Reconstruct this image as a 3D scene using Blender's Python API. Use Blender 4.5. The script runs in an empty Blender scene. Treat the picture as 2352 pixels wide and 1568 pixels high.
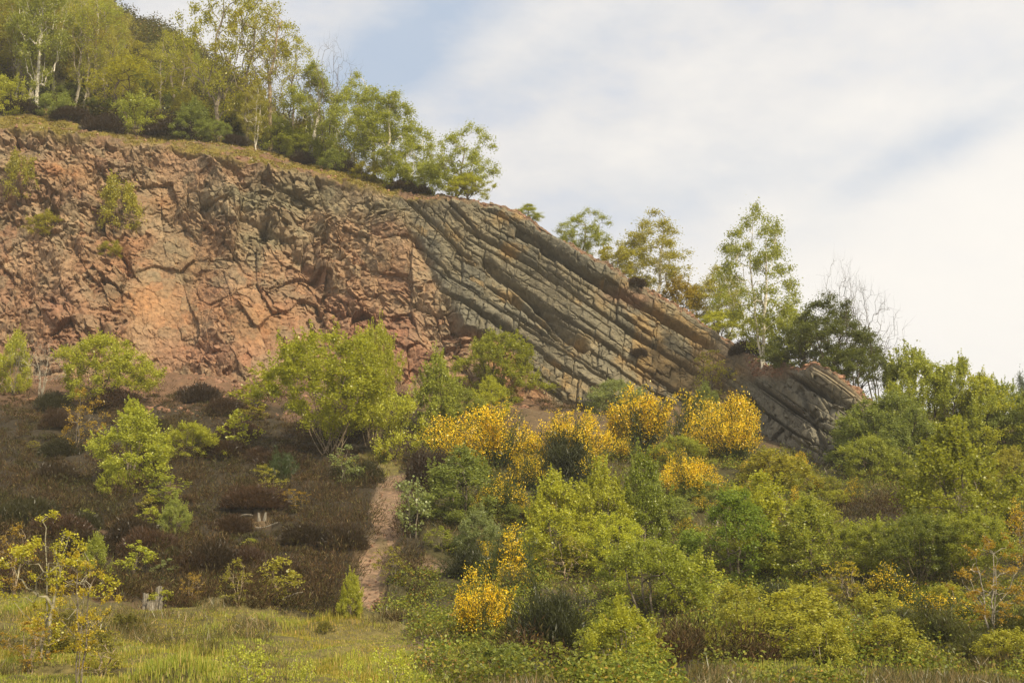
import bpy, math, numpy as np
from mathutils import Vector
from mathutils.bvhtree import BVHTree
R = math.radians
scene = bpy.context.scene
COL = scene.collection

# ------------------------------------------------------------------ camera
PITCH = R(11.5); HFOV = R(40); CAMZ = 1.7
F = 1176 / math.tan(HFOV / 2)            # focal length in units of a 2352 px wide frame
cam_d = bpy.data.cameras.new('camera'); cam = bpy.data.objects.new('camera', cam_d); COL.objects.link(cam)
cam.location = (0, 0, CAMZ); cam.rotation_euler = (R(90) + PITCH, 0, 0)
cam_d.sensor_fit = 'HORIZONTAL'; cam_d.angle = HFOV; cam_d.clip_start = 0.1; cam_d.clip_end = 6000
scene.camera = cam

# ------------------------------------------------------------------ light, sky, exposure
SUN_EL, SUN_AZ = 40, 142                  # azimuth clockwise from +Y (view direction) towards +X (right)
sun_dir = Vector((math.cos(R(SUN_EL)) * math.sin(R(SUN_AZ)), math.cos(R(SUN_EL)) * math.cos(R(SUN_AZ)), math.sin(R(SUN_EL))))
sl = bpy.data.lights.new('sun', 'SUN'); sl.energy = 5; sl.angle = R(5); sl.color = (1, 0.87, 0.63)
so = bpy.data.objects.new('sun', sl); COL.objects.link(so)
so.rotation_euler = sun_dir.to_track_quat('Z', 'Y').to_euler(); so.location = sun_dir * 300
scene.view_settings.view_transform = 'Standard'; scene.view_settings.look = 'None'
scene.view_settings.gamma = 1; scene.view_settings.exposure = 0.44
scene.cycles.max_bounces = 6; scene.cycles.diffuse_bounces = 3; scene.cycles.transmission_bounces = 3


def ray(u, v):
    """direction(s) through picture position (u,v) of a 2352x1568 frame"""
    x = (np.asarray(u, float) - 1176) / F; y = (784 - np.asarray(v, float)) / F
    return np.stack(np.broadcast_arrays(x, math.cos(PITCH) - y * math.sin(PITCH), math.sin(PITCH) + y * math.cos(PITCH)), -1)


def at(u, v, Y):
    d = ray(u, v); k = np.asarray(Y, float) / d[..., 1]
    return d * k[..., None] + np.array([0, 0, CAMZ])


def proj(p):
    p = np.asarray(p, float) - np.array([0, 0, CAMZ])
    dep = p[..., 1] * math.cos(PITCH) + p[..., 2] * math.sin(PITCH)
    y = -p[..., 1] * math.sin(PITCH) + p[..., 2] * math.cos(PITCH)
    dep = np.maximum(dep, 0.5)
    return 1176 + F * p[..., 0] / dep, 784 - F * y / dep


class NT:
    """small node-tree helper"""
    def __init__(s, tree): s.t = tree; s.n = tree.nodes; s.l = tree.links
    def __call__(s, kind, ins=None, **props):
        n = s.n.new(kind)
        for k, v in props.items(): setattr(n, k, v)
        for k, v in (ins or {}).items():
            if isinstance(v, bpy.types.NodeSocket): s.l.new(v, n.inputs[k])
            else: n.inputs[k].default_value = v
        return n
    def math(s, op, a, b=0.0, c=0.0):
        n = s('ShaderNodeMath', {0: a, 1: b, 2: c}, operation=op); return n.outputs[0]
    def mix(s, f, a, b, blend='MIX'):
        n = s('ShaderNodeMix', {0: f, 6: a, 7: b}, data_type='RGBA', blend_type=blend); return n.outputs[2]
    def ramp(s, f, stops):
        n = s('ShaderNodeValToRGB', {0: f}); e = n.color_ramp.elements
        while len(e) < len(stops): e.new(0.5)
        for i, (p, c) in enumerate(stops): e[i].position = p; e[i].color = c if len(c) == 4 else (*c, 1)
        return n.outputs[0]


world = bpy.data.worlds.new('World'); scene.world = world; world.use_nodes = True
w = NT(world.node_tree); w.n.clear()
sky = w('ShaderNodeTexSky', sky_type='NISHITA', sun_disc=False, sun_elevation=R(SUN_EL), sun_rotation=R(SUN_AZ), air_density=1.0, dust_density=1.5)
tc = w('ShaderNodeTexCoord')
dvec = tc.outputs['Generated']
big = w('ShaderNodeTexNoise', {'Vector': w('ShaderNodeMapping', {'Vector': dvec, 'Rotation': (0, R(-35), 0), 'Scale': (1.6, 2.2, 4.2)}).outputs[0], 'Scale': 2.4, 'Detail': 7, 'Roughness': 0.55, 'Distortion': 0.35}).outputs['Fac']
fine = w('ShaderNodeTexNoise', {'Vector': w('ShaderNodeMapping', {'Vector': dvec, 'Rotation': (0, R(-40), 0), 'Scale': (1.5, 2, 3)}).outputs[0], 'Scale': 9, 'Detail': 6, 'Roughness': 0.6}).outputs['Fac']


def blob(u, v, a, b, ang):
    """soft elongated opening in the cloud round one sky direction"""
    d0 = Vector(ray(u, v)).normalized()
    e1 = (Vector(ray(u + math.cos(R(ang)) * 50, v - math.sin(R(ang)) * 50)).normalized() - d0).normalized()
    e2 = d0.cross(e1)
    df = w('ShaderNodeVectorMath', {0: dvec, 1: d0}, operation='SUBTRACT').outputs[0]
    da = w('ShaderNodeVectorMath', {0: df, 1: e1}, operation='DOT_PRODUCT').outputs['Value']
    db = w('ShaderNodeVectorMath', {0: df, 1: e2}, operation='DOT_PRODUCT').outputs['Value']
    q = w.math('ADD', w.math('POWER', w.math('MULTIPLY', da, F / a), 2), w.math('POWER', w.math('MULTIPLY', db, F / b), 2))
    return w.math('EXPONENT', w.math('MULTIPLY', q, -1.0))


blue = w.math('MULTIPLY', blob(900, 130, 260, 100, 35), 1.2)
for (u, v, a, b, ang, k) in [(1060, 60, 190, 70, 30, .55), (2150, 330, 330, 60, 30, .5), (780, 290, 120, 80, 30, .65), (1650, 420, 420, 90, 12, .28), (1300, 120, 300, 60, 30, .25), (2300, 190, 160, 50, 25, .3)]:
    blue = w.math('MAXIMUM', blue, w.math('MULTIPLY', blob(u, v, a, b, ang), k))
nz = w.math('ADD', w.math('MULTIPLY', big, 1.3), w.math('MULTIPLY', fine, 1.0))     # about 0.95 on average
bl = w.math('MULTIPLY', blue, w.math('SUBTRACT', 2.7, w.math('MULTIPLY', nz, 1.6)))
bl = w.math('MINIMUM', w.math('MAXIMUM', bl, 0.0), 0.9)
thin = w.math('MULTIPLY', w.math('SUBTRACT', nz, 0.84), 1.9)
cl = w.ramp(thin, [(0.0, (6.3, 6.8, 7.8)), (0.45, (7.7, 7.75, 8.0)), (1.0, (9.0, 8.8, 8.6))])
glow = blob(2330, 620, 1000, 520, 20)                                              # brightest cloud lies in front of the sun side
cl = w.mix(w.math('MULTIPLY', glow, 0.85), cl, (10.6, 10.2, 9.6, 1))
skyc = w.mix(1.0, sky.outputs[0], (1.35, 1.3, 1.15, 1), 'MULTIPLY')
deep = w.mix(0.85, skyc, (4.7, 5.9, 7.7, 1))
final = w.mix(bl, cl, deep)
bg = w('ShaderNodeBackground', {'Color': final, 'Strength': 0.075})
w.l.new(bg.outputs[0], w('ShaderNodeOutputWorld').inputs[0])

# ------------------------------------------------------------------ numpy noise
def h2(ix, iy, seed):
    n = (ix.astype(np.int64) * 374761393 + iy.astype(np.int64) * 668265263 + seed * 1442695041) & 0xFFFFFFFF
    n = ((n ^ (n >> 13)) * 1274126177) & 0xFFFFFFFF
    n = ((n ^ (n >> 16)) * 2246822519) & 0xFFFFFFFF
    return ((n ^ (n >> 15)) & 0xFFFFFF) / float(0xFFFFFF)


def vn(x, y, seed=0):
    ix = np.floor(x); iy = np.floor(y); fx = x - ix; fy = y - iy
    fx = fx * fx * fx * (fx * (fx * 6 - 15) + 10); fy = fy * fy * fy * (fy * (fy * 6 - 15) + 10)
    a = h2(ix, iy, seed); b = h2(ix + 1, iy, seed); c = h2(ix, iy + 1, seed); d = h2(ix + 1, iy + 1, seed)
    return a + (b - a) * fx + (c - a) * fy + (a - b - c + d) * fx * fy


def fbm(x, y, seed=0, o=4, g=0.5):
    s = 0; a = 1.0; t = 0
    for i in range(o):
        s = s + a * (vn(x * 2 ** i + 17.3 * i, y * 2 ** i - 9.1 * i, seed + i) - 0.5); t += a; a *= g
    return s / t * 2            # about -1..1


def worley(x, y, seed):
    ix = np.floor(x); iy = np.floor(y)
    f1 = np.full(x.shape, 9.0); f2 = np.full(x.shape, 9.0)
    cx = np.zeros(x.shape); cy = np.zeros(x.shape); dx = np.zeros(x.shape); dy = np.zeros(x.shape)
    for i in (-1, 0, 1):
        for j in (-1, 0, 1):
            jx = ix + i; jy = iy + j
            ex = x - jx - h2(jx, jy, seed); ey = y - jy - h2(jx, jy, seed + 7)
            d = ex * ex + ey * ey
            n = d < f1
            f2 = np.where(n, f1, np.minimum(f2, d)); f1 = np.where(n, d, f1)
            cx = np.where(n, jx, cx); cy = np.where(n, jy, cy); dx = np.where(n, ex, dx); dy = np.where(n, ey, dy)
    return np.sqrt(f1), np.sqrt(f2), cx, cy, dx, dy


def facet(x, y, sc, seed, tilt, amp, crack, ang=0.0, st=1.0):
    """angular broken-rock relief: every cell a tilted plane of its own"""
    c, s = math.cos(ang), math.sin(ang)
    a = (c * x + s * y) / (sc * st); b = (-s * x + c * y) / sc
    f1, f2, cx, cy, dx, dy = worley(a, b, seed)
    r1 = h2(cx, cy, seed + 21); r2 = h2(cx, cy, seed + 22); r3 = h2(cx, cy, seed + 23)
    h = (r1 - .5) * amp + sc * tilt * 2 * ((r2 - .5) * dx + (r3 - .5) * dy)
    e = np.clip((f2 - f1) / 0.12, 0, 1)
    return h - crack * (1 - e) ** 2, r1, r2


def sstep(a, b, x):
    t = np.clip((x - a) / (b - a), 0, 1); return t * t * (3 - 2 * t)


# ------------------------------------------------------------------ mesh + property helpers
def mesh_np(name, V, Fc, mat=None, smooth=False):
    """V (n,3); Fc (m,k) or list of such arrays"""
    me = bpy.data.meshes.new(name)
    fl = Fc if isinstance(Fc, list) else [Fc]
    fl = [np.asarray(f, np.int32) for f in fl if len(f)]
    V = np.asarray(V, np.float32)
    me.vertices.add(len(V)); me.vertices.foreach_set('co', V.ravel())
    loops = np.concatenate([f.ravel() for f in fl]); tot = np.concatenate([np.full(len(f), f.shape[1], np.int32) for f in fl])
    me.loops.add(len(loops)); me.loops.foreach_set('vertex_index', loops)
    me.polygons.add(len(tot)); me.polygons.foreach_set('loop_start', np.concatenate([[0], np.cumsum(tot)[:-1]]).astype(np.int32))
    me.polygons.foreach_set('loop_total', tot)
    me.polygons.foreach_set('use_smooth', np.full(len(tot), smooth))
    me.update(calc_edges=True); me.validate()
    if mat: me.materials.append(mat)
    return me


def link(name, me, parent=None, **props):
    o = bpy.data.objects.new(name, me); COL.objects.link(o)
    if parent: o.parent = parent
    for k, v in props.items():
        if v is not None: o[k] = v
    return o


def grid_faces(nr, nc):
    i = np.arange(nr * nc).reshape(nr, nc)
    return np.stack([i[:-1, :-1], i[:-1, 1:], i[1:, 1:], i[1:, :-1]], -1).reshape(-1, 4)


def vcol(me, name, rgb):
    a = me.color_attributes.new(name, 'FLOAT_COLOR', 'POINT')
    c = np.ones((len(rgb), 4), np.float32); c[:, :3] = rgb; a.data.foreach_set('color', c.ravel())


# ------------------------------------------------------------------ materials
def principled(name):
    m = bpy.data.materials.new(name); m.use_nodes = True
    t = NT(m.node_tree); b = m.node_tree.nodes['Principled BSDF']; b.inputs['Specular IOR Level'].default_value = 0.25
    return m, t, b


def rock_mat():
    m, t, b = principled('rock')
    co = t('ShaderNodeTexCoord').outputs['Object']
    col = t('ShaderNodeAttribute', attribute_name='Col').outputs['Color']
    n1 = t('ShaderNodeTexNoise', {'Vector': co, 'Scale': 3.2, 'Detail': 8, 'Roughness': .68}).outputs['Fac']
    n2 = t('ShaderNodeTexNoise', {'Vector': co, 'Scale': .55, 'Detail': 5, 'Roughness': .6, 'Distortion': .6}).outputs['Fac']
    c = t.mix(1.0, col, t.ramp(n1, [(.28, (.5, .48, .45)), (.5, (1, 1, 1)), (.74, (1.5, 1.45, 1.35))]), 'MULTIPLY')
    c = t.mix(t.math('MULTIPLY', t.ramp(n2, [(.52, (0, 0, 0)), (.68, (1, 1, 1))]), .45), c, (.13, .115, .07, 1))     # lichen film
    t.l.new(c, b.inputs['Base Color']); b.inputs['Roughness'].default_value = .9
    bp = t('ShaderNodeBump', {'Strength': .9, 'Distance': .12, 'Height': n1})
    t.l.new(bp.outputs[0], b.inputs['Normal'])
    return m


def soil_mat():
    m, t, b = principled('soil')
    co = t('ShaderNodeTexCoord').outputs['Object']
    col = t('ShaderNodeAttribute', attribute_name='Col').outputs['Color']
    n1 = t('ShaderNodeTexNoise', {'Vector': co, 'Scale': 5, 'Detail': 8, 'Roughness': .7}).outputs['Fac']
    c = t.mix(1.0, col, t.ramp(n1, [(.3, (.5, .5, .5)), (.52, (1, 1, 1)), (.75, (1.6, 1.5, 1.4))]), 'MULTIPLY')
    t.l.new(c, b.inputs['Base Color']); b.inputs['Roughness'].default_value = .95
    t.l.new(t('ShaderNodeBump', {'Strength': .8, 'Distance': .08, 'Height': n1}).outputs[0], b.inputs['Normal'])
    return m


def leaf_mat(name, c0=None, trans=.4, spread=.5, patch=None, gloss=.035):
    """thin leaf: colour varies leaf by leaf; light passes through"""
    m = bpy.data.materials.new(name); m.use_nodes = True; t = NT(m.node_tree); t.n.clear()
    rnd = t('ShaderNodeNewGeometry').outputs['Random Per Island']
    oi = t('ShaderNodeObjectInfo')
    base = oi.outputs['Color'] if c0 is None else None
    if c0 is not None:
        base = t.ramp(rnd, c0)
        rnd2 = t.math('FRACT', t.math('MULTIPLY', rnd, 37.0))
    else: rnd2 = rnd
    k = t('ShaderNodeCombineColor', {0: t.math('MULTIPLY_ADD', rnd2, spread * 1.25, 1 - spread * .5), 1: t.math('MULTIPLY_ADD', rnd2, spread, 1 - spread * .5), 2: t.math('MULTIPLY_ADD', rnd2, spread, 1 - spread * .6)}).outputs[0]
    c = t.mix(1.0, base, k, 'MULTIPLY')
    if patch is not None:
        co = t('ShaderNodeTexCoord').outputs['Object']
        f = t('ShaderNodeTexNoise', {'Vector': co, 'Scale': patch[0], 'Detail': 4, 'Roughness': .6}).outputs['Fac']
        c = t.mix(t.ramp(f, [(.45, (0, 0, 0)), (.62, (1, 1, 1))]), c, t.mix(1.0, c, (*patch[1], 1), 'MULTIPLY'))
    d = t('ShaderNodeBsdfDiffuse', {'Color': c}); tr = t('ShaderNodeBsdfTranslucent', {'Color': t.mix(1.0, c, (1.3, 1.2, .6, 1), 'MULTIPLY')})
    mx = t('ShaderNodeMixShader', {0: trans, 1: d.outputs[0], 2: tr.outputs[0]})
    gl = t('ShaderNodeBsdfGlossy', {'Color': (1, 1, 1, 1), 'Roughness': .38})
    mx2 = t('ShaderNodeMixShader', {0: gloss, 1: mx.outputs[0], 2: gl.outputs[0]})
    t.l.new(mx2.outputs[0], t('ShaderNodeOutputMaterial').inputs[0])
    return m


def bark_mat():
    m, t, b = principled('bark')
    co = t('ShaderNodeTexCoord').outputs['Object']
    n = t('ShaderNodeTexNoise', {'Vector': t('ShaderNodeMapping', {'Vector': co, 'Scale': (3, 3, 7)}).outputs[0], 'Scale': 1.6, 'Detail': 6, 'Roughness': .7}).outputs['Fac']
    c = t.mix(1.0, t('ShaderNodeObjectInfo').outputs['Color'], t.ramp(n, [(.36, (.25, .23, .2)), (.5, (.9, .9, .9)), (.7, (1.2, 1.2, 1.2))]), 'MULTIPLY')
    t.l.new(c, b.inputs['Base Color']); b.inputs['Roughness'].default_value = .85
    return m


ROCK = rock_mat(); SOIL = soil_mat(); LEAF = leaf_mat('leaf', trans=.5, gloss=.02); BARK = bark_mat()
FLOWER = leaf_mat('broom_flower', [(0, (.66, .42, .004)), (.5, (.80, .60, .008)), (1, (.88, .72, .03))], .35, .4)
GRASS = leaf_mat('grass_blade', [(0, (.17, .23, .035)), (.45, (.28, .34, .05)), (.8, (.38, .38, .08)), (1, (.50, .42, .19))], .4, .5, (.35, (1.05, .85, .8)), .012)
HEATH = leaf_mat('heather_twig', [(0, (.035, .024, .012)), (.45, (.068, .045, .023)), (.75, (.105, .066, .033)), (.9, (.085, .085, .024)), (1, (.2, .15, .08))], .2, .6, (.6, (.7, .95, .75)), .004)
BRAMB = leaf_mat('bramble_leaf', [(0, (.11, .16, .03)), (.4, (.21, .27, .045)), (.85, (.31, .34, .055)), (.96, (.31, .25, .055)), (1, (.34, .2, .05))], .4, .5, (.5, (.7, .65, .7)), .008)
MOSS = leaf_mat('moss_tuft', [(0, (.12, .10, .012)), (.6, (.2, .165, .02)), (1, (.28, .22, .035))], .2, .5)

# ------------------------------------------------------------------ ground
# profile table: picture height v of the ground at distance Y for several bearings u
GY = [18, 28, 34, 39, 43, 48, 54, 61, 70, 78, 90, 110]
GT = {-700: [1707, 1568, 1440, 1340, 1335, 1255, 1150, 1055, 955, 880, 815, 760],
      0:    [1707, 1568, 1450, 1362, 1355, 1270, 1160, 1060, 955, 880, 820, 760],
      300:  [1707, 1568, 1460, 1385, 1372, 1275, 1160, 1058, 955, 882, 825, 770],
      600:  [1707, 1568, 1485, 1412, 1392, 1285, 1162, 1056, 955, 884, 830, 780],
      850:  [1707, 1568, 1500, 1438, 1405, 1295, 1165, 1060, 960, 890, 840, 790],
      1100: [1707, 1568, 1500, 1435, 1385, 1280, 1162, 1060, 965, 905, 865, 820],
      1300: [1707, 1568, 1492, 1420, 1350, 1260, 1160, 1060, 975, 925, 890, 850],
      1700: [1707, 1568, 1482, 1410, 1340, 1255, 1160, 1075, 1000, 950, 905, 870],
      2000: [1707, 1568, 1480, 1410, 1340, 1255, 1160, 1098, 1045, 1015, 980, 940],
      2352: [1707, 1568, 1480, 1410, 1340, 1255, 1165, 1105, 1060, 1035, 1000, 960],
      3200: [1707, 1568, 1480, 1410, 1345, 1265, 1180, 1125, 1085, 1060, 1030, 990]}
GU = np.array(sorted(GT)); GYa = np.array([-60., 0, 8] + GY)
GZ = np.array([[0., 0., .05] + list(at(np.full(len(GY), 1176.), GT[u], GY)[:, 2]) for u in sorted(GT)])
GS = (GU - 1176) / F                                             # bearing as x/Y


def gz0(x, Y):
    """smooth ground height"""
    x = np.asarray(x, float); Y = np.asarray(Y, float)
    s = np.clip(x / np.maximum(Y, 8), GS[0], GS[-1] - 1e-6)
    i = np.clip(np.searchsorted(GS, s, 'right') - 1, 0, len(GS) - 2); f = (s - GS[i]) / (GS[i + 1] - GS[i]); f = np.clip(f, 0, 1)
    y = np.clip(Y, GYa[0], GYa[-1] - 1e-6); j = np.clip(np.searchsorted(GYa, y, 'right') - 1, 0, len(GYa) - 2); g = (y - GYa[j]) / (GYa[j + 1] - GYa[j])
    return (GZ[i, j] * (1 - g) + GZ[i, j + 1] * g) * (1 - f) + (GZ[i + 1, j] * (1 - g) + GZ[i + 1, j + 1] * g) * f


PATH = np.array([(915, 1092, 60), (898, 1130, 66), (880, 1175, 72), (897, 1215, 80), (870, 1255, 66), (850, 1300, 56), (846, 1345, 50), (846, 1390, 40), (850, 1425, 30)], float)


def path_d(u, v):
    """how deep inside the worn path a point lies (1 = middle, 0 = edge)"""
    c = np.interp(v, PATH[:, 1], PATH[:, 0]); wd = np.interp(v, PATH[:, 1], PATH[:, 2]) * .46
    wd = np.where((v < 1085) | (v > 1432), 1e-3, wd)
    return 1 - np.abs(u - c) / wd


def crest(u): return np.interp(u, [-700, 0, 300, 600, 850, 950, 1010], [1338, 1362, 1385, 1412, 1440, 1470, 1620])


def masks(x, Y, z):
    """(grass, heather, bramble) weights at ground points, from what grows where in the place"""
    u, v = proj(np.stack([x, Y, z], -1))
    n = fbm(x / 3.5, Y / 3.5, 5, 3); n2 = fbm(x / 1.3, Y / 1.3, 6, 3)
    uu = u + 45 * n; vv = v + 18 * n2
    grass = sstep(-12, 12, v + 16 * n2 + 30 * n - crest(u)) * (uu < 1060)
    grass = np.maximum(grass, ((uu - 890) / 70) ** 2 + ((vv - 1065) / 30) ** 2 < 1)
    grass = np.maximum(grass, .5 * ((uu > 1650) & (uu < 2352) & (vv > 1395) & (n2 > .0)))
    heath = (vv < crest(u)) & (vv > 900 - 25 * n2) & (uu < 960) & (grass < .5)
    bare = (n > .46) & (u < 900) & (v < 1250)
    heath = heath & ~bare & ~((np.abs(u - 601) < 22) & (np.abs(v - 1196) < 16)) & (path_d(u, v) + .7 * n2 < np.where(v > 1265, -.9, 0.))
    for (a, b, ra, rb) in [(985, 1078, 55, 40), (1700, 925, 75, 28), (1560, 1525, 90, 45), (1740, 1530, 90, 40), (1260, 1540, 130, 40), (1980, 1180, 110, 28), (1300, 930, 60, 25)]:
        heath = heath | (((uu - a) / ra) ** 2 + ((vv - b) / rb) ** 2 < 1)
    bram = (uu > 940) & (v > 1030 + 10 * n2) & ~heath & (path_d(u, v) + .6 * n2 < -.1) & (grass < .6)
    bram = bram | ((uu > 850) & (v > 1290) & (v < 1440) & (path_d(u, v) < -1.1) & (uu < 960))
    bram = bram & ~((((u - 960) / 70) ** 2 + ((v - 1295) / 20) ** 2 < 1) | (((u - 930) / 70) ** 2 + ((v - 1490) / 22) ** 2 < 1 + .5 * n2))
    return grass * 1.0, heath * 1.0, bram * 1.0, u, v, n, n2


gs = np.concatenate([np.linspace(-1.2, -.42, 40, endpoint=False), np.linspace(-.42, .42, 640, endpoint=False), np.linspace(.42, 1.2, 40)])
gy = np.concatenate([np.linspace(-60, 18, 40, endpoint=False), np.linspace(18, 62, 330, endpoint=False), np.linspace(62, 110, 170)])
S, YY = np.meshgrid(gs, gy); XX = S * np.maximum(YY, 8)
ZZ = gz0(XX, YY)
gm, hm, bm, U_, V_, N1, N2 = masks(XX, YY, ZZ)
bump = .34 * fbm(XX / 2.6, YY / 2.6, 11, 4) + .10 * fbm(XX / .7, YY / .7, 12, 3)
near = sstep(10, 25, YY)
pth = np.clip(path_d(U_, V_) * 2 + .5, 0, 1)
ZZ = ZZ + near * (bump * (1 - .8 * pth) + .45 * gm * np.maximum(0, fbm(XX / 1.9, YY / 1.4, 15, 2)) + .30 * hm * np.abs(fbm(XX / 1.6, YY / 1.6, 13, 2)) + .25 * bm * fbm(XX / 1.8, YY / 1.8, 14, 2) - .12 * pth)
gcol = np.empty(XX.shape + (3,)); gcol[:] = (.11, .075, .04)
gcol = gcol * (1 + .35 * N2[..., None])
gcol = np.where(gm[..., None] > .5, np.array([.12, .10, .035]) * (1 + .5 * N1[..., None]), gcol)
gcol = np.where(hm[..., None] > .5, np.array([.038, .029, .016]), gcol)
gcol = np.where(bm[..., None] > .5, np.array([.055, .048, .018]), gcol)
bare_m = sstep(.42, .54, N1) * (U_ < 900) * (V_ < 1250) * (V_ > 880)
gcol = gcol * (1 - bare_m[..., None]) + np.array([.13, .078, .048]) * bare_m[..., None]
ps = sstep(-.25, .15, path_d(U_, V_) + .3 * N2)
ps = np.maximum(ps, sstep(1.3, .6, ((U_ - 960) / 60) ** 2 + ((V_ - 1298) / 14) ** 2 + .8 * N2) * .7); ps = np.maximum(ps, .7 * sstep(1.3, .6, ((U_ - 930) / 70) ** 2 + ((V_ - 1490) / 22) ** 2 + .4 * N2))
gcol = gcol * (1 - ps[..., None]) + np.array([.19, .135, .09]) * ps[..., None]
tal = sstep(965, 900, V_ + 25 * N2) * (U_ < 1350) * (YY > 60)
gcol = gcol * (1 - .7 * tal[..., None]) + np.array([.17, .095, .055]) * .7 * tal[..., None]
Vg = np.stack([XX, YY, ZZ], -1).reshape(-1, 3); Fg = grid_faces(*XX.shape)
gme = mesh_np('ground', Vg, Fg, SOIL, True); vcol(gme, 'Col', np.clip(gcol.reshape(-1, 3), .01, 1))
link('ground', gme, kind='structure')


def gz(x, Y):
    """height of the finished ground sheet (bilinear in its own grid)"""
    x = np.asarray(x, float); Y = np.asarray(Y, float); s = x / np.maximum(Y, 8)
    fi = np.interp(Y, gy, np.arange(len(gy))); fj = np.interp(s, gs, np.arange(len(gs)))
    i = np.clip(fi.astype(int), 0, len(gy) - 2); j = np.clip(fj.astype(int), 0, len(gs) - 2); a = fi - i; b = fj - j
    return ZZ[i, j] * (1 - a) * (1 - b) + ZZ[i + 1, j] * a * (1 - b) + ZZ[i, j + 1] * (1 - a) * b + ZZ[i + 1, j + 1] * a * b


fp = mesh_np('plain', [(-400, -100, -1.2), (400, -100, -1.2), (400, 420, -1.2), (-400, 420, -1.2)], np.array([[0, 1, 2, 3]]), SOIL); vcol(fp, 'Col', np.full((4, 3), (.07, .08, .03)))
link('plain', fp, kind='structure')

# worn path: its own sheet draped on the ground
nv, nw = 150, 17
pv = np.linspace(1090, 1428, nv); lat = np.linspace(-1, 1, nw)
pu = np.interp(pv, PATH[:, 1], PATH[:, 0]); pw = np.interp(pv, PATH[:, 1], PATH[:, 2]) * .46
yt = np.linspace(30, 70, 500)
PP = np.zeros((nv, nw, 3))
for i in range(nv):
    for j in range(nw):
        wob = 1 + .9 * (float(vn(np.array(pv[i] / 12.), np.array(np.sign(lat[j]) * 5. + 50), 3)) - .5)
        d = ray(pu[i] + lat[j] * pw[i] * wob, pv[i]); zz = CAMZ + d[2] / d[1] * yt; xx = d[0] / d[1] * yt
        k = np.argmax(gz0(xx, yt) >= zz); PP[i, j, :2] = xx[k], yt[k]
PP[..., 1] = np.maximum.accumulate(PP[::-1, :, 1], 0)[::-1]
k5 = np.array([1, 4, 6, 4, 1]) / 16
for _ in range(3): PP[2:-2] = sum(k5[a] * PP[a:nv - 4 + a] for a in range(5))
PP[..., 2] = gz(PP[..., 0], PP[..., 1]) + .035 - .06 * np.abs(lat[None, :]) ** 4
PP[..., 2] += .03 * fbm(PP[..., 0] / .5, PP[..., 1] / .5, 44, 3) * (1 - np.abs(lat)[None, :] ** 2)
pme = mesh_np('path', PP.reshape(-1, 3), grid_faces(nv, nw), SOIL, True)
pc = np.array([.22, .145, .092]) * (1 + .3 * fbm(PP[..., 0] / .9, PP[..., 1] / .9, 45, 4)[..., None])
gr_ = sstep(.15, .5, fbm(PP[..., 0] / .8, PP[..., 1] / .8, 47, 3))[..., None] * .6; pc = pc * (1 - gr_) + np.array([.10, .085, .03]) * gr_
vcol(pme, 'Col', pc.reshape(-1, 3)); link('path', pme, kind='structure')

# ------------------------------------------------------------------ the quarry cliff
def ln(u, tab): a = np.array(tab, float); return np.interp(u, a[:, 0], a[:, 1])


VB = [(-700, 850), (0, 855), (150, 862), (330, 858), (430, 860), (520, 872), (620, 872), (720, 870), (900, 885), (1050, 905), (1200, 915), (1340, 938), (1480, 932), (1620, 935), (1720, 962), (1800, 1030), (1890, 1072), (2000, 1085), (2352, 1098), (2800, 1110)]
VT = [(-700, 150), (0, 292), (180, 312), (400, 338), (600, 378), (700, 396), (800, 420), (900, 447), (1000, 458), (1130, 470), (1160, 477), (1200, 500), (1250, 532), (1350, 592), (1450, 648), (1550, 704), (1600, 735), (1650, 772), (1700, 803), (1740, 832), (1790, 846), (1845, 850), (1868, 834), (1900, 848), (1945, 885), (1990, 922), (2050, 960), (2200, 1000), (2800, 1090)]
VL = [(-700, 80), (0, 242), (150, 262), (200, 285), (420, 300), (560, 330), (700, 366), (780, 384), (830, 396), (900, 428), (1000, 450), (1130, 467), (1160, 474), (1200, 496), (2800, 1086)]
cu = np.concatenate([np.arange(-700, -40, 12), np.arange(-40, 2120, 1.75), np.arange(2120, 2800, 14)])
vb = ln(cu, VB); vt = ln(cu, VT); vl = np.where(cu > 1190, vt - 4, np.minimum(ln(cu, VL), vt - 3))
yb = np.zeros(len(cu)); ysc = np.linspace(40, 100, 3000)
for i, (a, b) in enumerate(zip(cu, vb)):
    d = ray(a, b); k = np.argmax(gz0(d[0] / d[1] * ysc, ysc) >= CAMZ + d[2] / d[1] * ysc); yb[i] = ysc[k]
for _ in range(700): yb[1:-1] = (yb[:-2] + 2 * yb[1:-1] + yb[2:]) / 4
hpx = vb - vt
yt_ = yb + np.clip(hpx * .0115, 1.2, 6.5) + np.interp(cu, [1600, 1700, 1800, 1850, 1900], [0, 1.2, 1.2, .3, 0])
yl = yt_ + np.interp(cu, [-700, 600, 900, 1000, 1150, 2800], [8, 7.5, 5, 3, 1.2, .8])
NFACE, NLED = 330, 56
tt = np.linspace(-.10, 1, NFACE)[:, None]
Pb = at(cu, vb, yb)[None]; Pt = at(cu, vt, yt_)[None]; Pl = at(cu, vl, yl)[None]
k = tt[..., None]
face = Pb * (1 - k) + Pt * k
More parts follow.
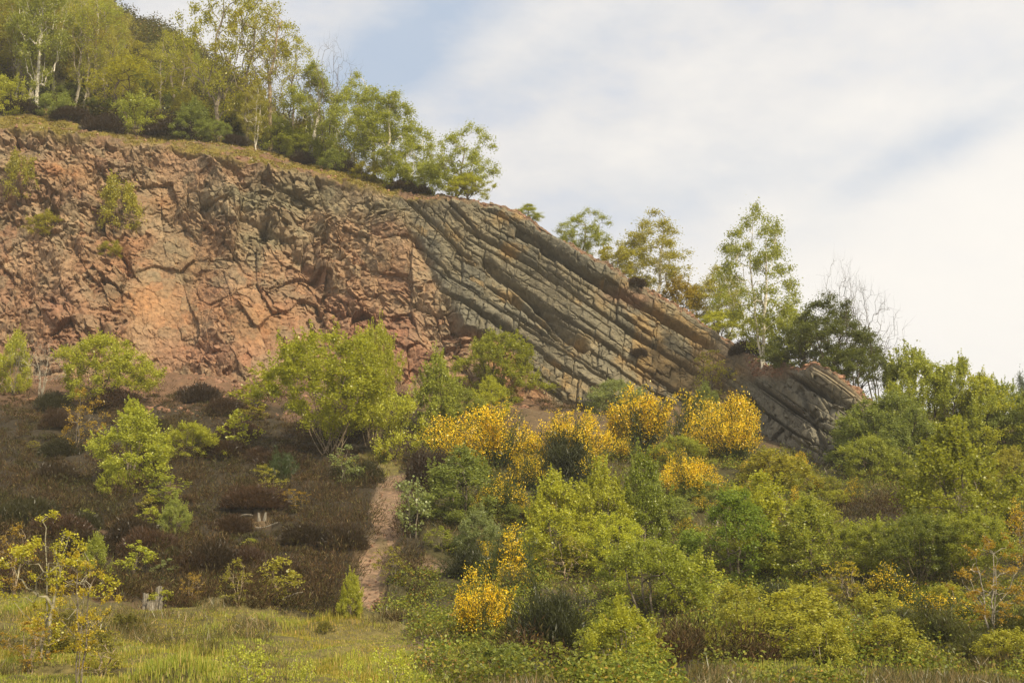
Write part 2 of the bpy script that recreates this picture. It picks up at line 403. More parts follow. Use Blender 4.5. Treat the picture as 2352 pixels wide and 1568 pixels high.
# concave lower wall, rounded brow
face[..., 1] += (np.clip(hpx, 0, 500) / 500)[None, :] * (.9 * np.sin(np.pi * np.clip(tt, 0, 1)))
l_ = np.linspace(0, 1, NLED + 1)[1:, None, None]
led = Pt * (1 - l_) + Pl * l_
C3 = np.concatenate([face, led], 0)
nr, nc = C3.shape[:2]
cU, cV = proj(C3); x_ = C3[..., 0]; z_ = C3[..., 2]; y_ = C3[..., 1]
onface = np.concatenate([sstep(-.1, .04, tt) * sstep(1.0, .965, tt) * .85 + .15, np.full((NLED, 1), .0)], 0) * np.ones((1, nc))
ledg = np.concatenate([np.zeros((NFACE, 1)), np.ones((NLED, 1))], 0) * np.ones((1, nc))
wx = x_ + .22 * fbm(x_ / 1.8, z_ / 1.8, 30, 4); wz = z_ + .22 * fbm(x_ / 2.2 + 40, z_ / 2.2, 31, 3)
gu = np.gradient(C3, axis=1); gt = np.gradient(C3, axis=0); NRM = np.cross(gu, gt); NRM /= np.linalg.norm(NRM, axis=-1, keepdims=True); NRM *= -np.sign(NRM[..., 1:2] + 1e-9)
arc = np.concatenate([[0], np.cumsum(np.hypot(np.diff(Pb[0, :, 0]), np.diff(Pb[0, :, 1])))]); ia, ib = np.argmin(np.abs(cu - 1760)), np.argmin(np.abs(cu - 1900)); tg = Pb[0, ib, :2] - Pb[0, ia, :2]; tg /= np.linalg.norm(tg); xt = x_ * tg[0] + y_ * tg[1]
# --- broken granite
f0, a0, b0 = facet(wx, wz, 3.6, 100, .26, .5, .10, R(-52), 1.5)
f1, a1, b1 = facet(wx, wz, 1.5, 110, .48, .36, .10, R(-55), 1.5)
f2, a2, b2 = facet(wx, wz, .62, 120, .55, .2, .05, R(-38), 1.5)
f3, a3, b3 = facet(wx, wz, .26, 130, .65, .10, .02, R(-20), 1.4)
rough = sstep(-.35, .45, fbm(x_ / 3.6, z_ / 2.6, 33, 3) + .15)
gran = .22 * fbm(x_ / 6, z_ / 6, 32, 3) + .6 * f0 + .78 * f1 * (.55 + .6 * rough) + .95 * f2 * (.3 + .95 * rough) + 1.35 * f3 * (.35 + .85 * rough) + .07 * fbm(x_ / .25, z_ / .25, 36, 2)


def seg(u0, v0, u1, v1, wd):
    """1 on a line across the face, fading over wd"""
    dx, dy = u1 - u0, v1 - v0; L2 = dx * dx + dy * dy
    q = np.clip(((cU - u0) * dx + (cV - v0) * dy) / L2, 0, 1)
    return np.exp(-(((cU - u0 - q * dx) ** 2 + (cV - v0 - q * dy) ** 2) / wd ** 2))


nU = cU + 22 * fbm(x_ / 2, z_ / 2, 60, 3); nV = cV + 22 * fbm(x_ / 2 + 9, z_ / 2, 61, 3)
def spot(u, v, a, b): return np.exp(-(((nU - u) / a) ** 2 + ((nV - v) / b) ** 2))
gran -= .5 * seg(205, 400, 290, 600, 14) + .4 * seg(290, 600, 265, 720, 12) + .4 * seg(720, 560, 735, 760, 12) + .5 * seg(600, 520, 720, 640, 12)
gran -= .6 * seg(960, 560, 1040, 690, 16) + .9 * seg(1000, 780, 1100, 720, 30)
gran += .3 * seg(470, 450, 640, 500, 30) + .5 * seg(640, 500, 760, 620, 24) + .35 * seg(130, 560, 200, 740, 40) + .3 * spot(880, 560, 60, 90) + .6 * spot(110, 400, 60, 40)
smooth_patch = np.clip(1.3 * spot(345, 700, 70, 55) + .9 * spot(430, 600, 60, 40), 0, 1)
gran = gran * (1 - .5 * smooth_patch) + smooth_patch * (.25 + .05 * f2)
xb = x_ / y_ * 78; zb = (z_ - CAMZ) / y_ * 78 + CAMZ
# --- bedded quartzite: beds dip down to the right
rng = np.random.default_rng(4)
def beds(ang, s0, seed, scale=1.0, X=None):
    rg = np.random.default_rng(seed)
    ca, sa = math.cos(ang), math.sin(ang)
    s = xb * ca - zb * sa; b = xb * sa + zb * ca
    b = b + .12 * fbm(s / 9, b / 9, seed, 2) + .02 * fbm(s / .9, b / .9, seed + 1, 2)
    lo, hi = b.min() - 1, b.max() + 1
    e1 = np.cumsum(np.concatenate([[lo], rg.uniform(.7, 1.6, int((hi - lo) / .7) + 2) * scale]))
    e2 = np.cumsum(np.concatenate([[lo], rg.uniform(.2, .58, int((hi - lo) / .2) + 2) * scale]))
    i1 = np.searchsorted(e1, b) - 1; i2 = np.searchsorted(e2, b) - 1
    o1 = rg.uniform(-.26, .26, len(e1)); o2 = rg.uniform(-.15, .15, len(e2))
    q1 = b - e1[i1]; q2 = b - e2[i2]; q2b = e2[np.clip(i2 + 1, 0, len(e2) - 1)] - b
    wid1 = (.06 + .12 * rg.uniform(0, 1, len(e1)))[i1] * (.6 + .8 * vn(s / 3, i1 * 3.1, seed + 3))
    cre1 = np.exp(-(q1 / wid1) ** 2) * (.55 + .9 * vn(s / 4, i1 * 7.7, seed + 4))
    wid2 = .045; pres2 = sstep(.3, .6, vn(s / 2.2, i2 * 5.3, seed + 5))
    cre2 = (np.exp(-(q2 / wid2) ** 2) + np.exp(-(q2b / wid2) ** 2)) * pres2
    L = rg.uniform(.5, 2.2, len(e2))[i2]; sh = rg.uniform(0, 9, len(e2))[i2]
    ss = (s + .45 * q2 + sh + .18 * fbm(s / 1.2, b / 1.2, seed + 8, 2)) / L * 1.0; j = np.floor(ss); fj = ss - j
    hj = h2(j, i2, seed + 9); tj = h2(j, i2, seed + 10) - .5
    # joints of the thick beds
    L1 = rg.uniform(1.5, 4, len(e1))[i1]; s1 = (s + .5 * q1 + sh * 0 + .2 * fbm(s / 1.5, b / 1.5, seed + 18, 2)) / L1; j1 = np.floor(s1); f1j = s1 - j1
    h1j = h2(j1, i1, seed + 19) - .5
    crj = np.exp(-((np.minimum(fj, 1 - fj) * L) / .035) ** 2) * .14 * (vn(s / 1.5, b / 1.5, seed + 31) > .36)
    crj1 = np.exp(-((np.minimum(f1j, 1 - f1j) * L1) / .05) ** 2) * .14 * (vn(s / 2.5, b / 2.5, seed + 32) > .4)
    out = o1[i1] + .35 * h1j + o2[i2] * (.6 + pres2 * .6) + .22 * (hj - .5) + .28 * tj * (fj - .5) * np.minimum(L, 1.2) - 1.7 * cre1 - .36 * cre2 - crj - crj1
    out += .10 * (q2 / .5)                                     # each bed's upper edge leans out a little
    return out, hj, h1j + .5, cre1


B1, hb1, hc1, cr1 = beds(R(33), 0, 210)
B2, hb2, hc2, cr2 = beds(R(46), 0, 260, 1.5)
steep = sstep(1090, 1010, cU + .5 * (cV - 600))
BD = B1 * (1 - steep) + B2 * steep
BD = BD + .06 * fbm(x_ / .5, z_ / .5, 37, 3) + .15 * fbm(x_ / 5, z_ / 5, 38, 2) + .25 * f2 + .5 * f3
BD -= 1.0 * seg(1115, 600, 1240, 710, 9) + 1.1 * seg(1240, 710, 1340, 800, 9) + .8 * seg(1180, 690, 1300, 790, 8) + 1.0 * seg(1190, 540, 1430, 680, 7) + .9 * seg(1430, 680, 1640, 800, 7)
# unconformity between the two
ub = np.interp(cV, [430, 480, 560, 640, 700, 750, 790, 860, 940], [870, 925, 960, 1000, 1035, 1060, 1160, 1215, 1290])
mb = sstep(-14, 14, cU - ub + 16 * fbm(x_ / 1.5, z_ / 1.5, 41, 3))
disp = gran * (1 - mb) + BD * mb
# soil-covered saddle between ridge and outcrop
sad = np.clip(sstep(1660, 1730, nU - .5 * (nV - 800)) * sstep(1860, 1800, nU + .3 * (nV - 850)) * sstep(888, 868, nV), 0, 1)
disp = disp * (1 - .75 * sad)
tip = sstep(1690, 1750, cU)                                     # outcrop face stands proud
t0_, ta, tb_ = facet(xt + .2 * fbm(xt, z_, 62, 2), z_, 2.4, 150, .42, .5, .2, R(-40), 1.8)
t1_, tc_, td = facet(xt, z_, 1.3, 155, .36, .25, .10, R(-48), 2.4)
t2_ = facet(xt, z_, .4, 157, .5, .12, .05, R(-30), 1.6)[0]
B3 = beds(R(36), 0, 310, 1.3, xt)[0]
OUT = .35 * t0_ + .55 * t1_ + 1.2 * t2_ + .6 * B3 - .7 * seg(1845, 880, 1990, 960, 6) - .5 * seg(1835, 890, 1900, 1040, 5) - .4 * seg(1800, 930, 1880, 960, 5) + .25 * seg(1875, 850, 1980, 920, 16)
disp = disp * (1 - tip) + tip * (OUT * (1 - .75 * sad) + .2 * sstep(1780, 1860, cU) * sstep(1990, 1900, cU))
small = np.clip(hpx / 250, .35, 1)[None, :]
dn = np.array([.10, -.93, .30]); dn /= np.linalg.norm(dn)
tw_ = (tip * .6)[..., None]; DN = dn * (1 - tw_) + NRM * tw_; DN /= np.linalg.norm(DN, axis=-1, keepdims=True)
topw = 1 - tip * (1 - np.concatenate([sstep(1.0, .85, tt), np.zeros((NLED, 1))], 0))
C3 = C3 + (disp * onface * small * topw)[..., None] * DN
# ledge: loose rubble and moss hummocks
rub, ra, rb_ = facet(x_, y_, .35, 140, .5, .22, .05)
C3[..., 2] += ledg * (.35 * fbm(x_ / 2, y_ / 2, 42, 3) + .7 * rub) * np.concatenate([np.ones(NFACE), sstep(0, .15, np.linspace(0, 1, NLED)) * .9 + .1])[:, None]
# ragged brow
C3[..., 2] += (np.concatenate([sstep(.93, 1, tt), 1 - sstep(0, .4, np.linspace(0, 1, NLED))[:, None]], 0)) * (.2 * fbm(x_ / .6, x_ * 0, 43, 4) + .2 * (a2 - .5) + .2 * (a3 - .5)) * (1 - .7 * tip)
# --- colour of the stone
def L(*c): return np.array(c, float)
def mixc(A, B, m): return A * (1 - m[..., None]) + B * m[..., None]
big_ = fbm(x_ / 5, z_ / 5, 70, 4); med = fbm(x_ / 1.6, z_ / 1.6, 71, 4)
g = np.empty(x_.shape + (3,)); g[:] = L(.305, .188, .108)
g = mixc(g, L(.39, .285, .175), np.clip(.42 + 1.2 * med + .5 * (a1 - .5), 0, 1) * .62)          # buff
g = mixc(g, L(.35, .175, .092), sstep(.0, .5, big_ + .5 * (a0 - .5) + .4 * (b2 - .5)) * .75)     # rusty pink
g = mixc(g, L(.22, .115, .07), sstep(.55, .9, b1 + .3 * med) * .6)
g = mixc(g, L(.24, .19, .12), sstep(.55, .9, a2 + .3 * med) * .55)
g = mixc(g, L(.42, .175, .055), np.clip(.6 * spot(345, 705, 75, 48) + .6 * spot(440, 610, 45, 22) + .7 * spot(140, 400, 55, 30) + .6 * spot(375, 468, 40, 20) + .5 * spot(600, 740, 60, 50), 0, 1) * .75)
g = mixc(g, L(.30, .13, .08), np.clip(spot(850, 770, 120, 70) + spot(480, 810, 140, 40) + .7 * spot(120, 700, 100, 70), 0, 1) * .6)
g = mixc(g, L(.19, .18, .11), np.clip(1.2 * spot(560, 470, 110, 35) + spot(700, 440, 150, 40) + spot(620, 540, 120, 30) + spot(900, 480, 80, 50) + .6 * spot(420, 600, 100, 60), 0, 1) * .72)   # grey green stain
g = mixc(g, L(.42, .31, .19), np.clip(seg(480, 455, 700, 560, 14) + seg(700, 560, 800, 600, 10) + seg(760, 400, 870, 450, 14) + .6 * spot(320, 330, 80, 25), 0, 1) * sstep(.2, .7, vn(x_ / .7, z_ / .7, 76)) * .85)
bcol = np.empty(x_.shape + (3,)); bcol[:] = L(.195, .17, .115)
bcol = mixc(bcol, L(.26, .22, .14), np.clip(hb1 + .5 * med, 0, 1) * .7)
bcol = mixc(bcol, L(.155, .145, .11), sstep(.5, .9, hc1 + .4 * big_) * .7)
bcol = mixc(bcol, L(.32, .21, .085), sstep(.2, .8, med + .6 * (hb1 - .5) + .9 * np.clip(spot(1560, 850, 110, 60) + .6 * spot(1180, 490, 60, 16) + .5 * spot(1500, 760, 120, 60), 0, 1)) * .75)
bcol = mixc(bcol, L(.25, .13, .08), np.clip(spot(1420, 670, 40, 22) + spot(1470, 690, 40, 20) + .5 * spot(1700, 800, 60, 30), 0, 1) * .6)
rc = mixc(g, bcol, mb)
rc = mixc(rc, L(.19, .175, .135) * (1 + .35 * med[..., None]), tip * .7)
rc = mixc(rc, L(.26, .165, .105) * (1 + .3 * med[..., None]), sad * .9)
rc = mixc(rc, L(.27, .20, .115), np.clip(seg(1870, 840, 1985, 920, 20), 0, 1) * .6 * tip)
# moss, rubble and soil on the ledge and the brow
mo = np.clip(ledg + sstep(.96, 1, np.concatenate([tt, np.ones((NLED, 1))], 0)) * .6, 0, 1) * (1 - sad) * sstep(1050, 950, cU)
mn = sstep(-.25, .25, fbm(x_ / 1.1, y_ / 1.1, 80, 4) + .25)
rc = mixc(rc, L(.17, .095, .058), mo * .85)
rc = mixc(rc, L(.185, .15, .022), mo * mn * .9)
slope_top = ledg * sstep(950, 1050, cU); rc = mixc(rc, L(.20, .13, .075), slope_top * .8)
cme = mesh_np('quarry_cliff', C3.reshape(-1, 3), grid_faces(nr, nc), ROCK); vcol(cme, 'Col', np.clip(.84 * rc.reshape(-1, 3), .01, 1))
link('quarry_cliff', cme, kind='structure')

# ------------------------------------------------------------------ wooded hillside behind the ledge, and the back of the ridge
VH = [(-700, -480), (0, -150), (180, -40), (290, 30), (400, 78), (470, 130), (560, 202), (620, 252), (700, 312), (785, 372), (830, 420), (900, 460), (1160, 510), (1250, 570), (1450, 690), (1700, 850), (1800, 890), (1990, 965), (2200, 1040), (2800, 1140)]
hu = np.arange(-700, 2800, 14.0); NH = 90
vlh = np.interp(hu, cu, vl); ylh = np.interp(hu, cu, yl); vh = ln(hu, VH); yh = np.interp(hu, [0, 785, 830, 2800], [150, 118, 112, 108])
Pa = at(hu, vlh, ylh) + np.array([0, -.6, -.25]); Ph = at(hu, vh, yh)
sN = np.linspace(0, 1, NH)[:, None, None]
H3 = Pa[None] * (1 - sN) + Ph[None] * sN
H3[..., 2] += .8 * fbm(H3[..., 0] / 8, H3[..., 1] / 8, 90, 4) * np.sin(np.pi * sN[..., 0]) + .25 * fbm(H3[..., 0] / 1.5, H3[..., 1] / 1.5, 91, 3) * sstep(0, .1, sN[..., 0])
back = Ph[None] + np.array([[[0, 60, -25]], [[0, 160, -90]]])
back[..., 2] = np.maximum(back[..., 2], -1.0)
H3 = np.concatenate([H3, back], 0)
hn = fbm(H3[..., 0] / 4, H3[..., 1] / 4, 92, 4)
hc = mixc(np.broadcast_to(L(.085, .07, .035), H3.shape), np.broadcast_to(L(.075, .085, .028), H3.shape), sstep(-.2, .3, hn))
hc = mixc(hc, np.broadcast_to(L(.16, .10, .06), H3.shape), (sstep(.35, .7, hn) * .4) * (H3[..., 0] > -8))
hme = mesh_np('hillside', H3.reshape(-1, 3), grid_faces(*H3.shape[:2]), SOIL, True); vcol(hme, 'Col', np.clip(hc.reshape(-1, 3), .01, 1))
link('hillside', hme, kind='structure')

# ------------------------------------------------------------------ placing on the terrain
bvs = []
for G in (Vg.reshape(XX.shape + (3,))[::2, ::2], C3[::3, ::3], H3):
    bvs.append(BVHTree.FromPolygons(G.reshape(-1, 3).tolist(), grid_faces(*G.shape[:2]).tolist()))


def hit(u, v):
    d = Vector(ray(u, v)).normalized(); best = None
    for b in bvs:
        p, n, i, t = b.ray_cast(Vector((0, 0, CAMZ)), d)
        if p is not None and (best is None or t < best[1]): best = (p, t)
    return best[0] if best else None


def drop(x, y):
    best = -9
    for b in bvs:
        p, n, i, t = b.ray_cast(Vector((x, y, 200)), Vector((0, 0, -1)))
        if p is not None: best = max(best, p.z)
    return Vector((x, y, best))


# ------------------------------------------------------------------ plants: skeleton, tubes, leaves
def unit(a): return a / np.maximum(np.linalg.norm(a, axis=-1, keepdims=True), 1e-9)


def leaves(rng, pos, size, el=1.5, up=.35, var=.35, axis=None):
    n = len(pos)
    nrm = rng.normal(size=(n, 3)); nrm[:, 2] = np.abs(nrm[:, 2]) + up; nrm = unit(nrm)
    a = rng.normal(size=(n, 3)) if axis is None else axis + .35 * rng.normal(size=(n, 3))
    if axis is None: a = a - nrm * (a * nrm).sum(1, keepdims=True); a = unit(a); b = np.cross(nrm, a)
    else: a = unit(a); b = unit(np.cross(a, rng.normal(size=(n, 3))))
    s = (size * (1 + var * rng.uniform(-1, 1, n)))[:, None]
    A = a * s * el / 2; B = b * s / 2
    V = np.stack([pos - A, pos + B - A * .1, pos + A, pos - B - A * .1], 1).reshape(-1, 3)
    return V, np.arange(n * 4).reshape(n, 4)


def tube(path, rad, ns=4):
    path = np.asarray(path); n = len(path); rad = np.asarray(rad)
    t = np.gradient(path, axis=0); t = unit(t)
    ref = np.where(np.abs(t[:, 2:3]) > .9, np.array([[1., 0, 0]]), np.array([[0, 0, 1.]]))
    a = unit(np.cross(t, ref)); b = np.cross(t, a)
    th = np.arange(ns) * 2 * np.pi / ns
    V = path[:, None] + rad[:, None, None] * (a[:, None] * np.cos(th)[None, :, None] + b[:, None] * np.sin(th)[None, :, None])
    i = np.arange(n * ns).reshape(n, ns); j = np.roll(i, -1, 1)
    return V.reshape(-1, 3), np.stack([i[:-1], j[:-1], j[1:], i[1:]], -1).reshape(-1, 4)


class Acc:
    def __init__(s): s.v = []; s.f = []; s.n = 0
    def add(s, V, Fc): s.v.append(V); s.f.append(Fc + s.n); s.n += len(V)
    def mesh(s, name, mat): return mesh_np(name, np.concatenate(s.v), np.concatenate(s.f), mat)


def envelope(rng, n, H, W, prof, inner, lump, t0):
    """points inside a crown of the given outline, in clumps with gaps between"""
    t = np.linspace(0, 1, len(prof)); out = []; tot = 0
    sd = int(rng.integers(1e6))
    while tot < n:
        m = n * 4
        tz = rng.uniform(t0, 1, m); r = np.interp(tz, t, prof)
        keep = rng.uniform(0, 1, m) < (r / max(prof)) ** 1.2 + .04
        th = rng.uniform(0, 2 * np.pi, m); q = (inner + (1 - inner) * rng.uniform(0, 1, m) ** .5)
        wob = 1 + lump * (2 * vn(th * 1.1 + 3, tz * 4, sd) - 1)
        p = np.stack([np.cos(th) * r * q * wob * W / 2, np.sin(th) * r * q * wob * W / 2, tz * H * (1 + .12 * lump * (2 * vn(th * 1.5, tz * 0, sd + 1) - 1))], 1)
        cl = vn(p[:, 0] * 3.2 / W + 11, p[:, 2] * 4.5 / H + p[:, 1] * 2.5 / W, sd + 2)
        keep &= cl > .30 + .12 * rng.uniform(-1, 1, m)
        p = p[keep]; out.append(p); tot += len(p)
    return np.concatenate(out)[:n]


def build(name, seed, H, W, prof, tips=140, trunks=1, fan=.0, inner=.35, lump=.35, t0=.15, nleaf=6000, leaf=.07, el=1.4, clump=.28,
          rtip=.009, rise=.12, droop=0.0, trunk_top=.9, bare=0.0, wig=.05, leafup=.35, rpow=.5, bend=0.0, shoots=0, sl=.5):
    rng = np.random.default_rng(seed)
    T = envelope(rng, tips, H, W, np.array(prof, float), inner, lump, t0)
    T[:, 0] += bend * (T[:, 2] / H) ** 1.5
    P = []; par = []; chains = []
    for k in range(trunks):
        n = 12; s = np.linspace(0, 1, n)
        if trunks == 1: tipp = np.array([bend, 0, H * trunk_top])
        else:
            a = 2 * np.pi * (k + rng.uniform(-.3, .3)) / trunks; f = fan * rng.uniform(.35, 1) if trunks > 2 else fan
            tipp = np.array([math.cos(a) * f * W / 2 + bend, math.sin(a) * f * W / 2, H * trunk_top * rng.uniform(.8, 1) * (1 - .25 * f ** 2)])
        base = np.array([0, 0, -.15]) + (rng.normal(size=3) * np.array([1, 1, 0]) * .04 * trunks ** .5 if trunks > 1 else 0)
        ctrl = base + (tipp - base) * s[:, None]
        if trunks > 1: ctrl[:, :2] = base[:2] + (tipp - base)[:2] * (s ** .8)[:, None]
        wv = np.cumsum(rng.normal(size=(n, 3)), 0) * wig * H / n * np.array([1, 1, .2]); wv -= wv[0]; ctrl += wv
        i0 = len(P); P += list(ctrl); par += [-1] + list(range(i0, i0 + n - 1)); chains.append(list(range(i0, i0 + n)))
    if trunks > 1: order = np.argsort(np.linalg.norm(T - np.array([0, 0, T[:, 2].mean()]), axis=1))
    else: order = np.argsort(np.hypot(T[:, 0] - bend * (T[:, 2] / H) ** 1.5, T[:, 1]))
    tipi = []
    arr = np.zeros((len(P) + tips * 9, 3)); arr[:len(P)] = np.array(P); cnt = len(P)
    for ti in order:
        p = T[ti]; dd = p - arr[:cnt]; d = np.linalg.norm(dd, axis=1); dxy = np.hypot(dd[:, 0], dd[:, 1])
        cost = d + 1.6 * np.maximum(0, -dd[:, 2] + .35 * dxy) + (arr[:cnt, 2] < .06 * H) * .5 * H
        k = int(np.argmin(cost)); m = int(np.clip(d[k] / (.06 * max(H, W)), 2, 8)); s = np.linspace(0, 1, m + 1)[1:]
        seg_ = arr[k] + dd[k] * s[:, None]
        seg_[:, 2] += (rise - 0) * d[k] * np.sin(np.pi * s) - droop * d[k] * s ** 2
        seg_[:-1] += rng.normal(size=(m - 1, 3)) * wig * d[k] * .6
        ch = [k]
        for e in seg_:
            arr[cnt] = e; par.append(ch[-1]); ch.append(cnt); cnt += 1
        chains.append(ch); tipi.append(cnt - 1)
    P = arr[:cnt]; c = np.zeros(cnt)
    for i in tipi: c[i] += 1
    for i in range(cnt - 1, -1, -1):
        if par[i] >= 0: c[par[i]] += c[i]
    c = np.maximum(c, 1); rad = rtip * c ** rpow
    tb = Acc()
    for ci, ch in enumerate(chains):
        r = rad[ch].copy()
        if ci >= trunks: r[0] = min(r[0], r[1] * 1.15); r[-1] *= .35
        else: r[0] *= 1.25; r = np.maximum.accumulate(r[::-1])[::-1]
        tb.add(*tube(P[ch], r, 6 if ci < trunks else 3))
    # short twigs from the outer nodes
    tw = np.array([i for i in range(cnt) if c[i] <= 2 and P[i, 2] > t0 * H * .8])
    for i in rng.choice(tw, min(len(tw), tips * 2)):
        d = unit(rng.normal(size=3) + np.array([0, 0, .5 - droop * 2]) + .8 * unit(P[i] - np.array([0, 0, H * .3]))) * clump * rng.uniform(.8, 1.9)
        tb.add(*tube([P[i], P[i] + d * .5 + rng.normal(size=3) * .03, P[i] + d], [rtip * .7, rtip * .5, rtip * .2], 3))
    lm = None
    if nleaf:
        wts = np.ones(len(tw))
        if bare: wts = np.where(vn(P[tw, 0] * 2.4 / W + 5, P[tw, 2] * 3 / H, seed) + .25 * rng.uniform(-1, 1, len(tw)) < bare, .02, 1)
        wts = wts * rng.uniform(.2, 1.6, len(tw))
        at_ = rng.choice(tw, nleaf, p=wts / wts.sum())
        pos = P[at_] + rng.normal(size=(nleaf, 3)) * clump * np.array([1, 1, .8]) * rng.uniform(.25, 1, (nleaf, 1))
        pos[:, 2] -= droop * clump * np.abs(rng.normal(size=nleaf)); pos[:, 2] = np.maximum(pos[:, 2], .03)
        if shoots:                                     # leafy leader shoots breaking the outline
            top = tw[P[tw, 2] > .4 * H]; si = rng.choice(top, shoots); so_ = P[si]
            sd_ = so_ * np.array([1, 1, 0]) / max(W, .1) * .9 + np.array([0, 0, 1]) + .16 * rng.normal(size=(shoots, 3)); sd_ = unit(sd_); ln_ = sl * rng.uniform(.4, 1.3, shoots)
            for q in range(shoots): tb.add(*tube([so_[q], so_[q] + sd_[q] * ln_[q] * .5 + .02, so_[q] + sd_[q] * ln_[q]], [rtip * .7, rtip * .5, rtip * .2], 3))
            kk = int(26 * sl / (leaf * 7)) + 6; tq = rng.uniform(.05, 1.05, (shoots, kk, 1))
            pos = np.concatenate([pos, (so_[:, None] + sd_[:, None] * tq * ln_[:, None, None] + rng.normal(size=(shoots, kk, 3)) * leaf * .75 * (1.15 - .6 * tq)).reshape(-1, 3)])
        lm = mesh_np(name + '_crown', *leaves(rng, pos, leaf, el, leafup), LEAF)
        ref = pos
    else: ref = P
    bm_ = tb.mesh(name + '_trunk', BARK)
    lo = np.percentile(ref, 1.5, axis=0); hi = np.percentile(ref, 98.5, axis=0)
    return dict(name=name, parts=[('trunk', bm_, 'bark'), ('crown', lm, 'leaf')] if lm else [('trunk', bm_, 'bark')], W=max(hi[0] - lo[0], .1), H=hi[2] + .02, cx=(hi[0] + lo[0]) / 2 if bend == 0 else 0)


BIRCH = [0, .12, .45, .8, .95, 1, .9, .72, .52, .3, .08]
CONE = [.25, .7, .95, 1, .95, .85, .72, .56, .4, .22, .05]
DOME = [.45, .75, .95, 1, 1, .98, .92, .82, .66, .42, .1]
FAN = [.08, .3, .52, .7, .85, .95, 1, .97, .85, .62, .2]
TALL = [0, .05, .12, .3, .5, .75, .95, 1, .9, .65, .2]
OPEN = [.1, .3, .55, .75, .9, 1, 1, .9, .75, .5, .2]
LIB = {}
def lib(kind, n, seed, **kw): LIB[kind] = [build(kind, seed + i * 101, **kw) for i in range(n)]


lib('birch_tree', 4, 10, H=8, W=4.2, prof=BIRCH, tips=220, trunks=1, lump=.3, t0=.14, nleaf=20000, leaf=.07, clump=.30, droop=.10, rise=.18, wig=.10, rtip=.0085)
lib('twin_birch', 1, 55, H=8.4, W=4.4, prof=[0, .1, .5, .9, 1, .9, .75, .7, .6, .42, .12], tips=230, trunks=2, fan=.16, lump=.5, t0=.17, nleaf=21000, leaf=.068, clump=.28, droop=.08, rise=.18, wig=.12, rtip=.008)
lib('wood_tree', 5, 70, H=10, W=4.2, prof=TALL, tips=150, trunks=1, lump=.5, t0=.28, nleaf=5200, leaf=.072, clump=.30, rise=.2, wig=.14, rtip=.011, inner=.2)
lib('oak_tree', 3, 90, H=8, W=5.5, prof=OPEN, tips=150, trunks=1, lump=.6, t0=.2, nleaf=9500, leaf=.078, clump=.28, rise=.12, wig=.2, rtip=.012, trunk_top=.75)
lib('leaning_birch', 2, 130, H=6, W=4.4, prof=[.1, .4, .7, .9, 1, 1, .95, .8, .6, .4, .1], tips=170, trunks=2, fan=.25, lump=.55, t0=.1, nleaf=19000, leaf=.068, clump=.28, rise=.15, wig=.12, bend=.9, rtip=.009)
lib('hawthorn', 3, 150, H=3.6, W=4.6, prof=DOME, tips=230, trunks=4, fan=.5, lump=.35, t0=.04, nleaf=25000, leaf=.058, clump=.19, shoots=90, sl=.42, wig=.14, rtip=.007)
lib('big_hawthorn', 1, 160, H=6.5, W=7.5, prof=[.35, .7, .95, 1, .95, .8, .65, .5, .4, .25, .08], tips=300, trunks=4, fan=.55, lump=.55, t0=.05, nleaf=34000, leaf=.08, clump=.30, wig=.16, rtip=.009)
lib('willow_shrub', 2, 180, H=5.2, W=5.2, prof=FAN, tips=260, trunks=22, fan=.85, lump=.35, t0=.2, nleaf=42000, leaf=.062, clump=.21, shoots=150, sl=.75, rise=.25, wig=.06, rtip=.006, trunk_top=.85, rpow=.42)
lib('birch_shrub', 5, 210, H=3.2, W=2.6, prof=CONE, tips=210, trunks=5, fan=.35, lump=.5, t0=.05, nleaf=20000, leaf=.05, clump=.15, shoots=110, sl=.5, rise=.2, wig=.1, rtip=.005)
lib('sapling', 5, 260, H=1.8, W=1.3, prof=OPEN, tips=42, trunks=2, fan=.3, lump=.5, t0=.12, nleaf=1100, leaf=.06, clump=.10, rise=.15, wig=.16, rtip=.0045)
lib('oak_sapling', 4, 300, H=2.6, W=1.8, prof=OPEN, tips=60, trunks=3, fan=.4, lump=.5, t0=.12, nleaf=1700, leaf=.05, clump=.09, rise=.2, wig=.16, rtip=.0055, el=1.3)
lib('tall_sapling', 2, 320, H=3.8, W=2.6, prof=[.05, .1, .25, .5, .8, 1, 1, .9, .7, .5, .25], tips=80, trunks=3, fan=.3, lump=.5, t0=.12, nleaf=4200, leaf=.045, clump=.09, rise=.2, wig=.12, rtip=.006, el=1.3)
lib('layered_beech', 2, 340, H=3.6, W=3.6, prof=DOME, tips=190, trunks=2, fan=.3, lump=.45, t0=.04, nleaf=21000, leaf=.058, clump=.18, shoots=40, sl=.35, rise=.05, droop=.06, wig=.1, rtip=.006, leafup=1.2)
lib('sallow', 3, 370, H=6, W=5, prof=[.4, .8, 1, 1, .98, .95, .88, .76, .6, .4, .15], tips=280, trunks=7, fan=.6, lump=.4, t0=.05, nleaf=34000, leaf=.07, clump=.23, shoots=160, sl=.7, rise=.2, wig=.1, rtip=.007)
lib('bare_tree', 3, 400, H=4.2, W=3.2, prof=OPEN, tips=240, trunks=4, fan=.5, lump=.4, t0=.3, nleaf=0, clump=.34, rise=.25, wig=.06, rtip=.0042, rpow=.42)
lib('near_shoots', 3, 430, H=1.1, W=1.5, prof=FAN, tips=60, trunks=9, fan=.7, lump=.5, t0=.1, nleaf=1500, leaf=.038, clump=.06, rise=.2, wig=.1, rtip=.003)
lib('thin_bush', 3, 460, H=2.2, W=2.2, prof=DOME, tips=90, trunks=4, fan=.5, lump=.6, t0=.05, nleaf=7000, leaf=.052, clump=.15, shoots=35, sl=.32, rise=.12, wig=.16, rtip=.005)


